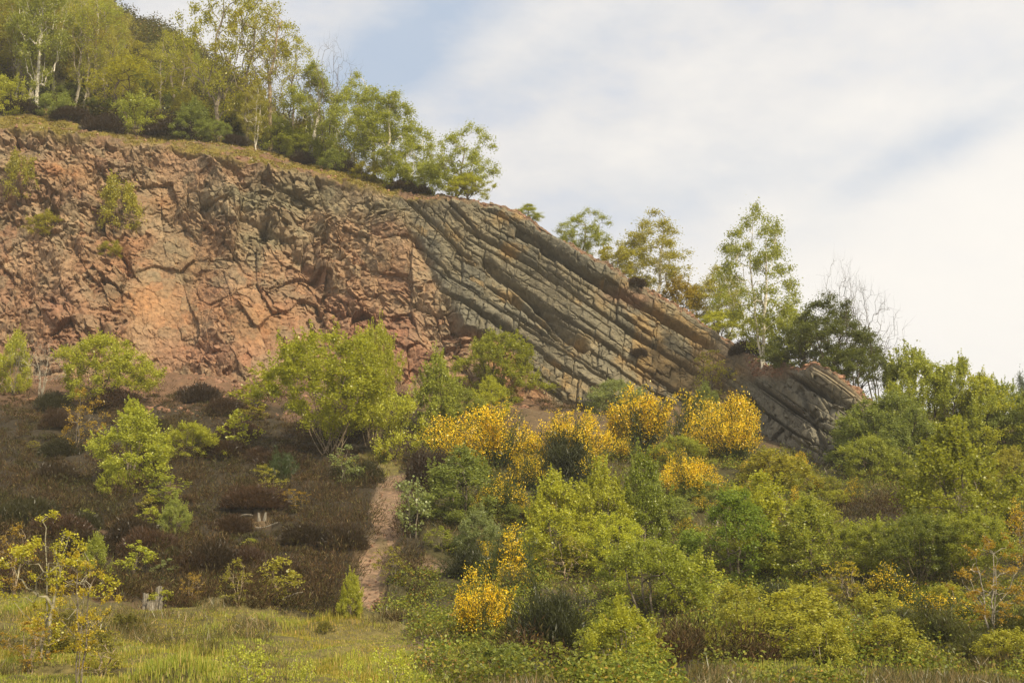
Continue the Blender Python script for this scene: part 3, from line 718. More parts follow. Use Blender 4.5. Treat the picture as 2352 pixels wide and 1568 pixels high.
def build_broom(name, seed, H, W, nstem, nflow, cover, ngreen=5000, top=.35):
    """dense whippy stems; yellow flowers along the outer ends"""
    rng = np.random.default_rng(seed)
    th = rng.uniform(0, 2 * np.pi, nstem); q = rng.uniform(0, 1, nstem) ** .5
    lobe = 1 + .8 * (2 * vn(th * 1.2 + 4, q * 2, seed) - 1)
    tipz = H * (1 - .55 * q ** 2.2) * (.55 + .75 * vn(np.cos(th) * q * 2.8 + 8, np.sin(th) * q * 2.8, seed + 1))
    tip = np.stack([np.cos(th) * q * W / 2 * lobe, np.sin(th) * q * W / 2 * lobe, tipz], 1)
    base = np.stack([np.cos(th) * q * W * .13, np.sin(th) * q * W * .13, np.full(nstem, -.1)], 1)
    mid = base + (tip - base) * .5 + np.array([0, 0, 1]) * H * .10
    def bez(s, i): s = s[:, None]; return base[i] * (1 - s) ** 2 + 2 * mid[i] * s * (1 - s) + tip[i] * s * s
    st = Acc()
    for i in range(min(nstem, 130)):
        s = np.linspace(0, 1, 6); st.add(*tube(bez(s, np.full(6, i)), np.linspace(.012, .003, 6), 3))
    i = rng.integers(0, nstem, ngreen); s = rng.uniform(.15, 1, ngreen) ** .8
    pos = bez(s, i) + rng.normal(size=(ngreen, 3)) * .07
    ax = unit(bez(np.minimum(s + .05, 1.05), i) - bez(s - .05, i)) + .35 * rng.normal(size=(ngreen, 3)); ax[:, 2] += .4
    gme_ = mesh_np(name + '_foliage', *leaves(rng, pos, .020, 9, axis=unit(ax)), LEAF)
    clus = vn(np.cos(th) * q * 3 + 3, np.sin(th) * q * 3 + tipz * 1.5 / H, seed + 5)
    wts = np.where(clus > 1 - cover, 1.0, .04); i = rng.choice(nstem, nflow, p=wts / wts.sum())
    s = 1 - (1 - top) * 0 - rng.uniform(0, 1, nflow) ** 1.3 * (1 - top)
    pos = bez(s, i) + rng.normal(size=(nflow, 3)) * .065
    ax = unit(rng.normal(size=(nflow, 3)) + np.array([0, 0, .6]))
    fme = mesh_np(name + '_flowers', *leaves(rng, pos, .036, 1.7, axis=ax), FLOWER) if nflow else None
    return dict(name=name, parts=[('stems', st.mesh(name + '_stems', BARK), 'bark'), ('foliage', gme_, 'leaf'), ('flowers', fme, 'flower')] if nflow else [('stems', st.mesh(name + '_stems', BARK), 'bark'), ('foliage', gme_, 'leaf')], W=W * .95, H=H * .97, cx=0)


LIB['broom'] = [build_broom('broom', 500 + i, 2.2, 3.0, 520, 12000, [.74, .62, .7][i], top=.35) for i in range(3)]
LIB['sparse_broom'] = [build_broom('sparse_broom', 520 + i, 1.8, 2.0, 260, 2000, [.5, .42, .6][i], 3500, .35) for i in range(3)]
LIB['green_broom'] = [build_broom('green_broom', 540 + i, 1.5, 1.6, 320, 0, 0, 6500) for i in range(2)]


def build_heather(name, seed, H, W, n):
    rng = np.random.default_rng(seed)
    d = unit(rng.normal(size=(n, 3)) * np.array([1, 1, .8])); d[:, 2] = np.abs(d[:, 2])
    r = .55 + .45 * rng.uniform(0, 1, n)
    lob = .8 + .4 * vn(d[:, 0] * 2.5 + 7, d[:, 1] * 2.5 + d[:, 2], seed)
    pos = d * (r * lob)[:, None] * np.array([W / 2, W / 2, H])
    ax = unit(d + np.array([0, 0, .7]))
    st = Acc()
    for i in range(60):
        e = unit(rng.normal(size=3) * np.array([1, 1, .6])); e[2] = abs(e[2]); e = e * np.array([W / 2, W / 2, H]) * .85
        st.add(*tube([np.array([0, 0, -.08]), e * .5 + np.array([0, 0, .1 * H]), e], [.012, .008, .004], 3))
    return dict(name=name, parts=[('stems', st.mesh(name + '_stems', BARK), 'bark'), ('foliage', mesh_np(name + '_foliage', *leaves(rng, pos, .022, 7, axis=ax), LEAF), 'leaf')], W=W * .95, H=H, cx=0)


LIB['heather_bush'] = [build_heather('heather_bush', 560 + i, .9, 1.8, 7000) for i in range(3)]

# colours (linear, as the leaf itself)
BRIGHT = (.39, .43, .05); YELLOW = (.34, .36, .035); MID = (.30, .35, .055); DULL = (.24, .30, .08); DARK = (.12, .15, .032)
OLIVE = (.33, .33, .05); OCHRE = (.37, .27, .035); PALE = (.26, .32, .13); BROWNH = (.05, .034, .02); FRESH = (.44, .50, .07)
WHITE = (.60, .55, .45); GREY = (.20, .165, .12); BROWN = (.10, .075, .05); TAN = (.30, .23, .15); GREENST = (.05, .06, .02)
rng = np.random.default_rng(77)
NAMES = {'twin_birch': 'birch_tree', 'leaning_birch': 'birch_tree', 'wood_tree': 'woodland_tree', 'big_hawthorn': 'hawthorn', 'sparse_broom': 'broom', 'layered_beech': 'beech_shrub', 'near_shoots': 'leafy_shoots', 'sallow': 'sallow_tree', 'thin_bush': 'open_bush', 'tall_sapling': 'sapling'}
CATS = {'birch_tree': 'tree', 'twin_birch': 'tree', 'wood_tree': 'tree', 'oak_tree': 'tree', 'leaning_birch': 'tree', 'sallow': 'tree', 'bare_tree': 'tree', 'sapling': 'sapling', 'oak_sapling': 'sapling', 'tall_sapling': 'sapling', 'near_shoots': 'plant', 'heather_bush': 'heather'}


def plant(kind, u, vb, vt, wpx, label, col, bark=BROWN, var=None, rot=None, lean=0.0, group=None, at_xy=None, hm=None, wm=None):
    """stand one plant on the terrain where it grows; vb < 0 gives its distance instead of its foot"""
    if at_xy is not None: p = drop(*at_xy)
    elif vb > 0: p = hit(u, vb)
    else:
        Y = -vb if vb < -20 else float(np.interp(u, cu, yl)) - vb; d = ray(u, vt); p = drop(d[0] / d[1] * Y, Y)
    if vb > 0 and (p is None or p.y > 112):
        Y = float(np.interp(u, cu, yl)) + .3; p = drop(at(u, vb, Y)[0], Y)
    ls = LIB[kind]; b = ls[int(rng.integers(len(ls))) if var is None else var % len(ls)]
    if hm is None:
        d = ray(u, vt); ztop = CAMZ + d[2] / d[1] * p.y; hm = max(ztop - p.z, .25); wm = wpx * p.y / d[1] / F
    e = bpy.data.objects.new(NAMES.get(kind, kind), None); COL.objects.link(e); e.empty_display_size = .3
    sx = wm / b['W']; sz = hm / b['H']
    e.location = (p.x, p.y, p.z - .06); e.scale = (sx, sx, sz)
    e.rotation_euler = (0, lean, rng.uniform(0, 6.28) if rot is None else rot)
    e['label'] = label; e['category'] = CATS.get(kind, 'shrub')
    if group: e['group'] = group
    col = np.array(col) * rng.uniform(.9, 1.1)
    for (pn, me, cls) in b['parts']:
        o = bpy.data.objects.new(pn, me); COL.objects.link(o); o.parent = e
        o.color = (*(bark if cls == 'bark' else col), 1)
    return e



# ------------------------------------------------------------------ trees along the cliff top
ct = 'trees along the cliff top'
plant('leaning_birch', 1045, 447, 292, 165, 'birch leaning right over the highest bare rock, last tree on the cliff edge', MID, GREY, 0, 0.2, .10)
plant('hawthorn', 1075, 458, 400, 110, 'low bright green bush at the foot of the last leaning cliff edge birch', BRIGHT)
plant('birch_tree', 900, 432, 216, 135, 'birch with flat windswept crown, tallest of the open group before the cliff edge gap', MID, WHITE, 1)
plant('leaning_birch', 955, 440, 330, 95, 'small thin birch with a crooked white stem between two bigger cliff edge birches', MID, WHITE, 1, 2.4, -.15)
plant('birch_tree', 862, 415, 205, 110, 'dark green birch just left of the flat topped cliff edge birch', MID, GREY, 3)
plant('birch_tree', 800, 398, 168, 120, 'birch with a crown bent to the right, against the blue gap in the cloud', MID, WHITE, 2, 1.0, .14)
plant('birch_tree', 715, 372, 150, 120, 'slim white trunked birch with thin crown beside the bare topped tree', MID, WHITE, 0)
plant('bare_tree', 752, 385, 98, 120, 'leafless crown of a thin tree sticking out above the cliff top birches', BROWN, (.13, .105, .08), 0)
plant('wood_tree', 668, 362, 88, 110, 'thin tree with green crown left of the leafless treetop on the skyline', YELLOW, GREY, 1)
plant('oak_tree', 570, 330, -8, 190, 'tall oak with golden green spring leaves standing out against the sky', (.36, .36, .03), GREY, 0)
plant('oak_tree', 505, 318, -60, 170, 'tall open crowned oak touching the top of the picture beside the skyline', YELLOW, GREY, 1)
plant('wood_tree', 620, 345, 10, 120, 'thin pale stemmed tree right of the tall golden oak', YELLOW, TAN, 2)
plant('birch_tree', 85, 252, -110, 120, 'birch with a clear white trunk at the far left front of the wood', MID, WHITE, 3)
plant('twin_birch', 588, 345, 190, 75, 'small white stemmed twin birch at the lip of the mossy ledge', OLIVE, WHITE, 0)
plant('oak_tree', 285, 296, 128, 190, 'spreading young oak with bright yellow green leaves at the front of the wood', (.34, .35, .03), BROWN, 2)
for (u, vb, vt, w, lab, c, kd) in [
    (15, 268, 176, 75, 'bright green bush at the left end of the ledge', BRIGHT, 'thin_bush'), (130, 270, 215, 80, 'dull green bush right of the white trunk on the ledge', DULL, 'thin_bush'),
    (315, 312, 218, 115, 'leafy green bush hanging over the ledge between two dark heather clumps', MID, 'thin_bush'), (440, 322, 232, 100, 'rounded green bush on the ledge below the tall oaks', DULL, 'birch_shrub'),
    (500, 326, 280, 70, 'low dark green bush below the tallest oak on the ledge', DULL, 'hawthorn'), (650, 352, 285, 100, 'green bush under the thin pale trees at the ledge lip', MID, 'thin_bush'),
    (700, 372, 310, 110, 'bushy green growth at the foot of the slim white birch', MID, 'hawthorn'), (770, 394, 345, 70, 'low bush where the far hillside meets the ledge', DULL, 'thin_bush'),
    (845, 418, 370, 70, 'sunny yellow green bush between the cliff edge birch stems', OLIVE, 'thin_bush'), (985, 448, 372, 60, 'thin bush leaning left of the last cliff edge birch', MID, 'thin_bush'),
    (915, 436, 375, 70, 'open low bush under the flat topped birch', MID, 'thin_bush')]:
    plant(kd, u, vb, vt, w, lab, c)
for (u, vb, vt, w, lab) in [(235, 304, 262, 100, 'dark brown heather clump on the ledge left of the overhanging green bush'), (385, 312, 270, 110, 'dark brown heather clump on the ledge right of the overhanging green bush'), (165, 278, 248, 100, 'low dark heather below the white trunked birch'),
                            (540, 333, 308, 60, 'small dark heather clump at the ledge lip under the oak'), (690, 374, 345, 60, 'dark heather at the foot of the slim white birch'), (800, 396, 368, 70, 'dark heather clump at the foot of the bent birch'),
                            (925, 436, 412, 80, 'dark heather clump under the flat topped birch'), (965, 446, 425, 60, 'dark heather clump left of the last leaning birch'), (50, 262, 232, 110, 'dark heather at the left end of the ledge'), (1460, 655, 635, 50, 'small brown heather tuft growing on the ridge skyline'), (1465, 815, 795, 45, 'dark heather tuft low on the slanting grey beds')]:
    plant('heather_bush', u, vb, vt, w, lab, BROWNH)
# bushes rooted in the rock face
for (u, vb, vt, w, lab, c) in [(45, 462, 352, 75, 'thin green bush rooted in the red rock at the far left of the face', OLIVE), (268, 532, 408, 85, 'taller green bush growing in the gully of the rock face', OLIVE), (105, 540, 488, 75, 'small low bush on the rock face below the far left bush', OLIVE), (255, 592, 552, 50, 'small green tuft in the gully under the taller rock face bush', OLIVE)]:
    plant('thin_bush', u, vb, vt, w, lab, c)

# ------------------------------------------------------------------ the wood on the hillside
wr = np.random.default_rng(8); nwood = 0
while nwood < 165:
    u = wr.uniform(-260, 760); f = wr.uniform(0, 1) ** 1.5
    a = np.interp(u, cu, vl); b = np.interp(u, hu, vh); ya = np.interp(u, cu, yl) + .8; yb_ = np.interp(u, hu, yh)
    if b > a - 40 or f > .62 or (u > 240 and wr.uniform() < .72): continue
    Y = ya + (yb_ - ya) * min(f, .93); v = a + (b - a) * f
    x = at(u, v, Y)[0]
    kd = wr.choice(['wood_tree', 'wood_tree', 'wood_tree', 'wood_tree', 'birch_tree', 'oak_tree']); hgt = wr.uniform(5.5, 9.5) * (.78 if u > 420 else 1) * (.8 if f > .6 else 1)
    pf = drop(x, Y); dq = ray(u, b + 8 - (70 if f < .12 else 0)); hgt = max(min(hgt, CAMZ + dq[2] / dq[1] * Y - pf.z), 2.2)
    shade = wr.uniform(0, 1)
    c = [(YELLOW, 'thin stemmed tree with sparse yellow green leaves in the wood'), (OLIVE, 'thin stemmed tree with sparse olive leaves in the wood'), (MID, 'thin stemmed tree with fresh green leaves in the wood'), ((.30, .26, .03), 'thin stemmed tree with golden brown buds in the wood')][int(shade * 3.99)]
    bk, bt = (((.30, .26, .19), ''), ((.48, .43, .33), ', pale trunk'), (GREY, ', dark trunk'))[int(wr.integers(3))]
    plant(kd, 0, 0, 0, 0, c[1] + ' above the cliff' + bt, c[0], bk, group='trees of the wood above the cliff, ' + c[1].split(' with ')[1].split(' in ')[0] + bt, at_xy=(x, Y), hm=hgt, wm=hgt * wr.uniform(.3, .42))
    nwood += 1
for k in range(30):
    u = wr.uniform(-60, 740); f = wr.uniform(0, .45)
    a = np.interp(u, cu, vl); ya = np.interp(u, cu, yl) + .8; yb_ = np.interp(u, hu, yh); Y = ya + (yb_ - ya) * f
    p = at(u, a, Y); dk = wr.uniform() < .5
    plant('thin_bush', 0, 0, 0, 0, 'low dull green bush under the trees of the hillside wood' if dk else 'low yellow green bush under the trees of the hillside wood', DULL if dk else OLIVE, group='dull green bushes under the hillside wood' if dk else 'yellow green bushes under the hillside wood', at_xy=(p[0], Y), hm=wr.uniform(1.2, 2.6), wm=wr.uniform(1.6, 3))

# ------------------------------------------------------------------ trees behind the descending ridge and at its end
plant('birch_tree', 1215, -4, 468, 60, 'top of a small birch just showing over the ridge skyline', MID, GREY, 1)
plant('leaning_birch', 1335, -5, 486, 135, 'birch with wind blown crown behind the middle of the ridge', MID, GREY, 0, .3)
plant('thin_bush', 1410, -4, 560, 110, 'leafy bush behind the ridge between the wind blown birch and the cone shaped one', OLIVE)
plant('birch_tree', 1508, -5, 492, 150, 'cone shaped yellow green birch behind the ridge with a pale stem', OLIVE, WHITE, 2)
plant('thin_bush', 1560, -4, 640, 90, 'golden bush right of the cone shaped birch', (.34, .28, .03))
plant('birch_tree', 1640, -6, 618, 130, 'small birch with drooping top left of the white trunked ridge birch', OLIVE, GREY, 3)
plant('hawthorn', 1655, -3.5, 712, 150, 'bright green bush behind the ridge left of the white trunked birch', BRIGHT)
plant('twin_birch', 1752, 838, 488, 185, 'tall birch with two white trunks on the bare saddle at the end of the ridge', MID, WHITE, 0, 0.0)
plant('heather_bush', 1715, 806, 775, 95, 'dark heather clump left of the white trunked saddle birch', BROWNH)
plant('thin_bush', 1790, -4, 700, 130, 'green bush filling the gap behind the white trunked saddle birch', MID)
plant('big_hawthorn', 1900, -3, 690, 250, 'large dark green hawthorn behind the rock outcrop', DARK, BROWN, 0)
plant('hawthorn', 1840, -2.5, 735, 150, 'dark green bush between the saddle birch and the large hawthorn', DARK)
plant('hawthorn', 1965, -2, 800, 190, 'dark green bush right of the outcrop tip under the large hawthorn', DARK)
plant('bare_tree', 1925, -4, 605, 110, 'upright leafless tree standing up out of the large hawthorn', BROWN, (.13, .105, .08), 1)
plant('bare_tree', 2000, -4, 645, 150, 'fan of leafless twigs right of the upright bare tree', BROWN, (.13, .105, .08), 2, None, .15)
plant('bare_tree', 2065, -3, 752, 80, 'thin bare branch leaning right below the fan of leafless twigs', BROWN, (.13, .105, .08), 0, None, .45)
plant('thin_bush', 2085, -2, 795, 110, 'thin leaved tree between the hawthorn and the sallows', MID)
plant('birch_tree', 2345, -130, 872, 80, 'small hazy grey green tree far off at the right edge', (.12, .16, .11), GREY, 1)  # greying by distance haze is put into this leaf colour
for (u, vb, vt, w, lab, c, kd) in [
    (2010, 1092, 925, 210, 'grey green sallow hugging the right side of the rock outcrop', DULL, 'sallow'), (2130, 1078, 825, 230, 'tall sallow with long upright shoots against the white sky', MID, 'sallow'),
    (2255, 1075, 862, 200, 'bright green sallow near the right edge, behind the rounded birch', BRIGHT, 'sallow'), (2075, 1106, 905, 190, 'dark hearted sallow between the outcrop and the rounded birch', DULL, 'sallow'),
    (2205, 1080, 832, 190, 'tallest right hand sallow, its feathery top against the sky', MID, 'sallow'), (2310, 1085, 880, 150, 'dull green sallow between the bright one and the right edge', DULL, 'sallow'),
    (2375, 1090, 905, 200, 'sallow cut by the right edge of the picture', MID, 'sallow'), (2010, 1112, 1000, 150, 'low green sallow bush at the foot of the outcrop', MID, 'hawthorn'), (2330, 1140, 1030, 170, 'dull bush at the right edge behind the birches', OLIVE, 'hawthorn')]:
    plant(kd, u, vb, vt, w, lab, c)

# ------------------------------------------------------------------ shrubs of the left slope
for (kd, u, vb, vt, w, lab, c, bk, var) in [
    ('birch_shrub', 30, 905, 765, 95, 'green birch bush cut by the left edge below the cliff', BRIGHT, GREY, 0),
    ('bare_tree', 90, 912, 785, 150, 'crooked white limbed tree almost without leaves at the foot of the cliff', BROWN, (.40, .36, .28), 1),
    ('hawthorn', 238, 925, 772, 215, 'large round yellow green hawthorn at the foot of the cliff', BRIGHT, BROWN, 0),
    ('oak_sapling', 180, 1042, 890, 85, 'upright ochre leaved oak sapling below the round hawthorn', OCHRE, GREY, 0),
    ('birch_shrub', 300, 1120, 928, 165, 'big bright green birch bush in the middle of the heather', FRESH, GREY, 1),
    ('hawthorn', 435, 1058, 970, 140, 'low spreading green bush right of the big birch bush in the heather', BRIGHT, BROWN, 1),
    ('sapling', 550, 1035, 940, 95, 'open green sapling between the low spreading bush and the big willow', BRIGHT, GREY, 0),
    ('birch_shrub', 265, 1140, 1065, 52, 'small green birch standing in front of the big birch bush', FRESH, GREY, 2),
    ('sapling', 372, 1160, 1085, 90, 'thin grey green sapling in front right of the big birch bush', MID, GREY, 1),
    ('birch_shrub', 400, 1232, 1138, 62, 'pale green birch sapling alone in the dark heather', (.32, .38, .09), GREY, 3),
    ('sapling', 312, 1318, 1240, 95, 'forked green sapling low in the dark heather', FRESH, GREY, 2),
    ('sapling', 382, 1330, 1278, 50, 'small pale sapling right of the forked sapling', PALE, GREY, 3),
    ('sapling', 200, 1198, 1165, 40, 'tiny green sprig high in the heather left of the pale birch sapling', MID, GREY, 4),
    ('sapling', 345, 1205, 1160, 55, 'tiny sprig touching the pale birch sapling on its left', FRESH, GREY, 0),
    ('sapling', 575, 1258, 1232, 36, 'tiny green sprig alone among the heather near the path', FRESH, GREY, 1),
    ('willow_shrub', 760, 1042, 775, 275, 'huge yellow green willow with a fan of bare stems at its base', (.36, .40, .036), TAN, 0),
    ('willow_shrub', 855, 1025, 755, 120, 'taller right hand shoots beside the huge willow', (.34, .37, .032), TAN, 1),
    ('sapling', 590, 945, 835, 110, 'sparse yellow green tree left of the huge willow', (.34, .36, .04), GREY, 2),
    ('green_broom', 645, 1105, 1032, 70, 'dark green broom without flowers below the huge willow', (.075, .11, .035), GREENST, 0),
    ('oak_sapling', 616, 1152, 1072, 62, 'yellow green oak sapling below the flowerless broom', OLIVE, GREY, 1),
    ('oak_sapling', 672, 1172, 1120, 70, 'orange leaved low oak sapling near the path', OCHRE, GREY, 2),
    ('thin_bush', 905, 1058, 900, 130, 'green bush under the right side of the huge willow', BRIGHT, BROWN, 0),
    ('sapling', 792, 1112, 1020, 75, 'small white speckled sapling at the foot of the huge willow', PALE, GREY, 3),
    ('birch_shrub', 1000, 1000, 815, 130, 'mid green birch between the huge willow and the domed bush', MID, GREY, 4),
    ('sallow', 1145, 925, 766, 205, 'domed yellow green sallow bush against the unconformity in the rock', (.28, .32, .04), BROWN, 2),
    ('birch_shrub', 1125, 962, 866, 100, 'brighter green bush in front of the domed bush', BRIGHT, GREY, 0),
    ('hawthorn', 1060, 1000, 890, 120, 'blue green bush left of the brighter green bush', MID, BROWN, 1),
    ('hawthorn', 1415, 955, 872, 150, 'pale grey green whitebeam bush below the slanting beds', PALE, BROWN, 0),
    ('oak_sapling', 1635, 930, 800, 100, 'thin yellowish sapling rising above the flowering broom', OLIVE, GREY, 3),
    ('birch_shrub', 1620, 975, 880, 70, 'dark green bush behind the highest flowering broom', DULL, GREY, 1),
    ('heather_bush', 460, 925, 872, 105, 'rounded dark brown heather bush alone on the bare scree', BROWNH, BROWN, 0),
    ('heather_bush', 985, 1118, 1030, 115, 'rounded dark brown heather bush right of the top of the path', BROWNH, BROWN, 1),
    ('heather_bush', 1705, 950, 905, 110, 'dark heather bush at the foot of the outcrop behind the broom', BROWNH, BROWN, 2),
    ('sapling', 945, 1235, 1098, 75, 'pale layered sapling right beside the path', PALE, GREY, 4),
    ('birch_shrub', 1062, 1205, 1032, 150, 'dull green birch bush in front of the leftmost big broom', DULL, GREY, 2),
    ('birch_shrub', 1100, 1272, 1165, 85, 'pale speckled birch bush below the dull green birch bush', PALE, GREY, 3),
    ('sapling', 1010, 1265, 1205, 70, 'small green sapling between the path and the pale birch bush', MID, GREY, 0),
    ('oak_sapling', 900, 1330, 1250, 75, 'sprawling yellowish bramble bush right of the lower path', OLIVE, GREY, 0),
    ('birch_shrub', 803, 1418, 1312, 65, 'bright green birch sapling at the foot of the path', BRIGHT, GREY, 4),
    ('oak_sapling', 540, 1392, 1278, 70, 'yellow leaved sapling at the edge of the grass bank', OLIVE, TAN, 1),
    ('sapling', 640, 1392, 1275, 90, 'leaning half bare sapling right of the yellow leaved sapling', OLIVE, TAN, 1),
    ('oak_sapling', 440, 1388, 1310, 50, 'small orange sapling between the stump and the yellow leaved sapling', OCHRE, TAN, 2),
    ('sapling', 372, 1395, 1345, 55, 'small leafy sprout beside the grey stump', BRIGHT, GREY, 2),
    ('tall_sapling', 105, 1515, 1172, 235, 'tall pale stemmed sapling with scattered yellow leaves at the left', (.40, .40, .04), (.30, .27, .18), 0),
    ('tall_sapling', 178, 1580, 1260, 180, 'yellow leaved sapling with a dark stem in front of the tall pale one', (.42, .36, .03), GREY, 3),
    ('oak_sapling', 25, 1370, 1200, 90, 'orange twigged sapling cut by the left edge', OCHRE, TAN, 1),
    ('birch_shrub', 215, 1350, 1225, 85, 'green birch behind the two yellow leaved saplings', MID, GREY, 0),
    ('oak_sapling', 70, 1545, 1420, 130, 'low ochre scrub at the foot of the tall pale stemmed sapling', OCHRE, TAN, 2),
    ('oak_sapling', 230, 1560, 1440, 120, 'low olive scrub right of the dark stemmed sapling', OLIVE, TAN, 0)]:
    plant(kd, u, vb, vt, w, lab, c, bk, var)
# ------------------------------------------------------------------ brooms and shrubs of the right slope
for (kd, u, vb, vt, w, lab, var) in [
    ('broom', 1135, 1080, 945, 205, 'wide flowering broom, leftmost big yellow mass of the upper row', 0), ('broom', 1310, 1080, 938, 160, 'flowering broom in the middle of the upper row', 1),
    ('broom', 1475, 1035, 893, 190, 'brightest and highest flowering broom below the slanting beds', 2), ('broom', 1690, 1062, 918, 150, 'flowering broom at the right end of the upper row', 0),
    ('sparse_broom', 1590, 1050, 915, 120, 'dark green broom with few flowers between the two highest brooms', 1), ('broom', 1588, 1150, 1045, 130, 'flowering broom one row below the highest brooms', 1),
    ('sparse_broom', 1228, 1125, 1035, 85, 'small flowering broom in front of the gap in the upper row', 2), ('sparse_broom', 1355, 1110, 1030, 95, 'small flowering broom below the middle broom', 0),
    ('broom', 1832, 1085, 1038, 48, 'tiny bright broom at the foot of the outcrop', 2), ('broom', 1112, 1488, 1322, 150, 'low front broom covered in deep yellow flowers', 2),
    ('sparse_broom', 1165, 1352, 1222, 150, 'half flowering broom above the deep yellow front broom', 1), ('sparse_broom', 1000, 1030, 958, 75, 'small thin broom left of the upper row', 0),
    ('sparse_broom', 1160, 1185, 1072, 100, 'straggly broom with scattered flowers right of the dull birch bush', 2), ('sparse_broom', 1253, 1185, 1130, 70, 'small straggly broom left of the tall birch shrubs', 1),
    ('sparse_broom', 1580, 1240, 1190, 60, 'little broom low between the birch shrubs and the beech', 0), ('sparse_broom', 1612, 1175, 1130, 50, 'little broom right under the second row broom', 2),
    ('sparse_broom', 1822, 1170, 1120, 60, 'little broom below the outcrop, left of three', 1), ('sparse_broom', 1872, 1130, 1095, 55, 'little broom below the outcrop, middle of three', 2), ('sparse_broom', 1965, 1135, 1098, 40, 'little broom below the outcrop, right of three', 0),
    ('sparse_broom', 883, 1062, 1030, 28, 'tiny broom sprig at the top of the path', 1), ('green_broom', 1270, 1500, 1340, 190, 'tall dark broom without flowers right of the deep yellow front broom', 0),
    ('green_broom', 1310, 1110, 990, 150, 'dark green broom under the middle flowering broom', 1), ('green_broom', 1290, 1165, 1085, 110, 'flowerless broom left of the tall birch shrubs', 0), ('sparse_broom', 2150, 1440, 1345, 170, 'low broom with a few flowers in the scrub at lower right', 2),
    ('green_broom', 1080, 1330, 1250, 130, 'fine olive broom left of the half flowering broom', 1), ('sparse_broom', 2040, 1400, 1300, 130, 'dull broom scrub in front of the willow shoots', 0), ('green_broom', 1790, 1430, 1335, 120, 'dull green broom scrub in front of the beech', 1),
    ('sparse_broom', 2325, 1250, 1140, 90, 'broom in flower at the right edge of the picture', 1)]:
    plant(kd, u, vb, vt, w, lab, (.07, .10, .025) if kd != 'green_broom' else (.05, .06, .02), GREENST, var)
for (kd, u, vb, vt, w, lab, c, bk, var) in [
    ('birch_shrub', 1275, 1300, 1105, 150, 'light green birch shrub, left of the tall middle group', BRIGHT, GREY, 0),
    ('birch_shrub', 1385, 1290, 1080, 130, 'tall light green birch shrub in the centre of the middle group', BRIGHT, GREY, 1),
    ('birch_shrub', 1475, 1285, 1062, 125, 'tallest light green birch shrub of the middle group', (.24, .30, .045), GREY, 4),
    ('layered_beech', 1410, 1335, 1180, 130, 'fresh green layered shrub in front of the middle birch group', FRESH, GREY, 0),
    ('hawthorn', 1490, 1430, 1240, 240, 'bright pale green hawthorn in front of the middle birch group', (.30, .36, .05), GREY, 2),
    ('thin_bush', 1580, 1405, 1265, 130, 'open yellow green bush right of the bright hawthorn', FRESH, GREY, 1),
    ('birch_shrub', 1430, 1562, 1395, 130, 'slender birch shrub at the bottom under the bright hawthorn', BRIGHT, GREY, 3),
    ('layered_beech', 1690, 1340, 1125, 180, 'dark green layered beech in the right middle', (.21, .30, .05), GREY, 1),
    ('birch_shrub', 1745, 1300, 1105, 130, 'light birch shrub behind the dark layered beech', BRIGHT, GREY, 2),
    ('birch_shrub', 1860, 1340, 1155, 165, 'speckled birch shrub right of the dark layered beech', MID, GREY, 0),
    ('willow_shrub', 2010, 1345, 1195, 150, 'dull green willow shoots right of the speckled birch', MID, TAN, 0),
    ('willow_shrub', 2110, 1350, 1180, 150, 'taller willow shoots below the rounded bright birch', (.2, .25, .05), TAN, 1),
    ('birch_shrub', 2200, 1270, 1000, 205, 'rounded bright yellow green birch, largest shrub on the right', (.29, .33, .036), GREY, 1),
    ('willow_shrub', 2215, 1340, 1180, 190, 'grey green willow in front of the rounded bright birch', MID, TAN, 0),
    ('oak_sapling', 1945, 1402, 1285, 120, 'yellow leaved sapling leaning in front of the willow shoots', (.40, .36, .03), GREY, 2),
    ('tall_sapling', 2285, 1495, 1225, 210, 'half bare tree with orange buds at the lower right edge', OCHRE, (.36, .32, .25), 3),
    ('oak_sapling', 2345, 1300, 1170, 100, 'ochre leaved bush at the right edge above the half bare tree', OCHRE, GREY, 1),
    ('hawthorn', 1560, 1075, 1000, 140, 'green bramble mound under the highest broom', MID, BROWN, 1),
    ('thin_bush', 1780, 1125, 1035, 150, 'olive bramble mound at the foot of the outcrop', OLIVE, BROWN, 2),
    ('hawthorn', 1745, 1480, 1448, 58, 'small round dark green gorse bush at lower right', DARK, BROWN, 0),
    ('birch_shrub', 1690, 1455, 1410, 40, 'small pointed dark gorse bush at lower right', DARK, BROWN, 1),
    ('hawthorn', 1810, 1440, 1400, 110, 'low dark green scrub behind the round gorse', DARK, BROWN, 2),
    ('oak_sapling', 1300, 1345, 1225, 110, 'half bare twiggy bush below the left birch shrub', OLIVE, TAN, 0),
    ('bare_tree', 1290, 1440, 1330, 150, 'grey leafless twiggy bush behind the deep yellow front broom', BROWN, GREY, 2),
    ('sapling', 1330, 1530, 1440, 80, 'small green sapling under the tall dark broom', MID, GREY, 3),
    ('thin_bush', 1150, 1560, 1470, 140, 'dark green bramble at the foot of the deep yellow broom', DULL, BROWN, 1),
    ('near_shoots', 905, 1600, 1480, 130, 'bright leafy shoots at the bottom left of the centre', FRESH, GREY, 0),
    ('near_shoots', 575, 1600, 1468, 130, 'bright leafy shoots in the grass at the bottom', FRESH, GREY, 1),
    ('near_shoots', 812, 1600, 1480, 45, 'single bright upright shoot at the bottom edge', FRESH, GREY, 2),
    ('near_shoots', 690, 1600, 1500, 60, 'short bright shoots right of the leafy shoots in the grass', FRESH, GREY, 1),
    ('near_shoots', 1905, 1600, 1505, 60, 'bright shoot at the bottom edge of the right hand scrub', FRESH, GREY, 0)]:
    plant(kd, u, vb, vt - (.07 * (vb - vt) if kd == 'birch_shrub' and w > 80 else 0), w * (1.2 if kd in ('birch_shrub', 'willow_shrub', 'layered_beech') and w > 80 else 1), lab, c, bk, var)

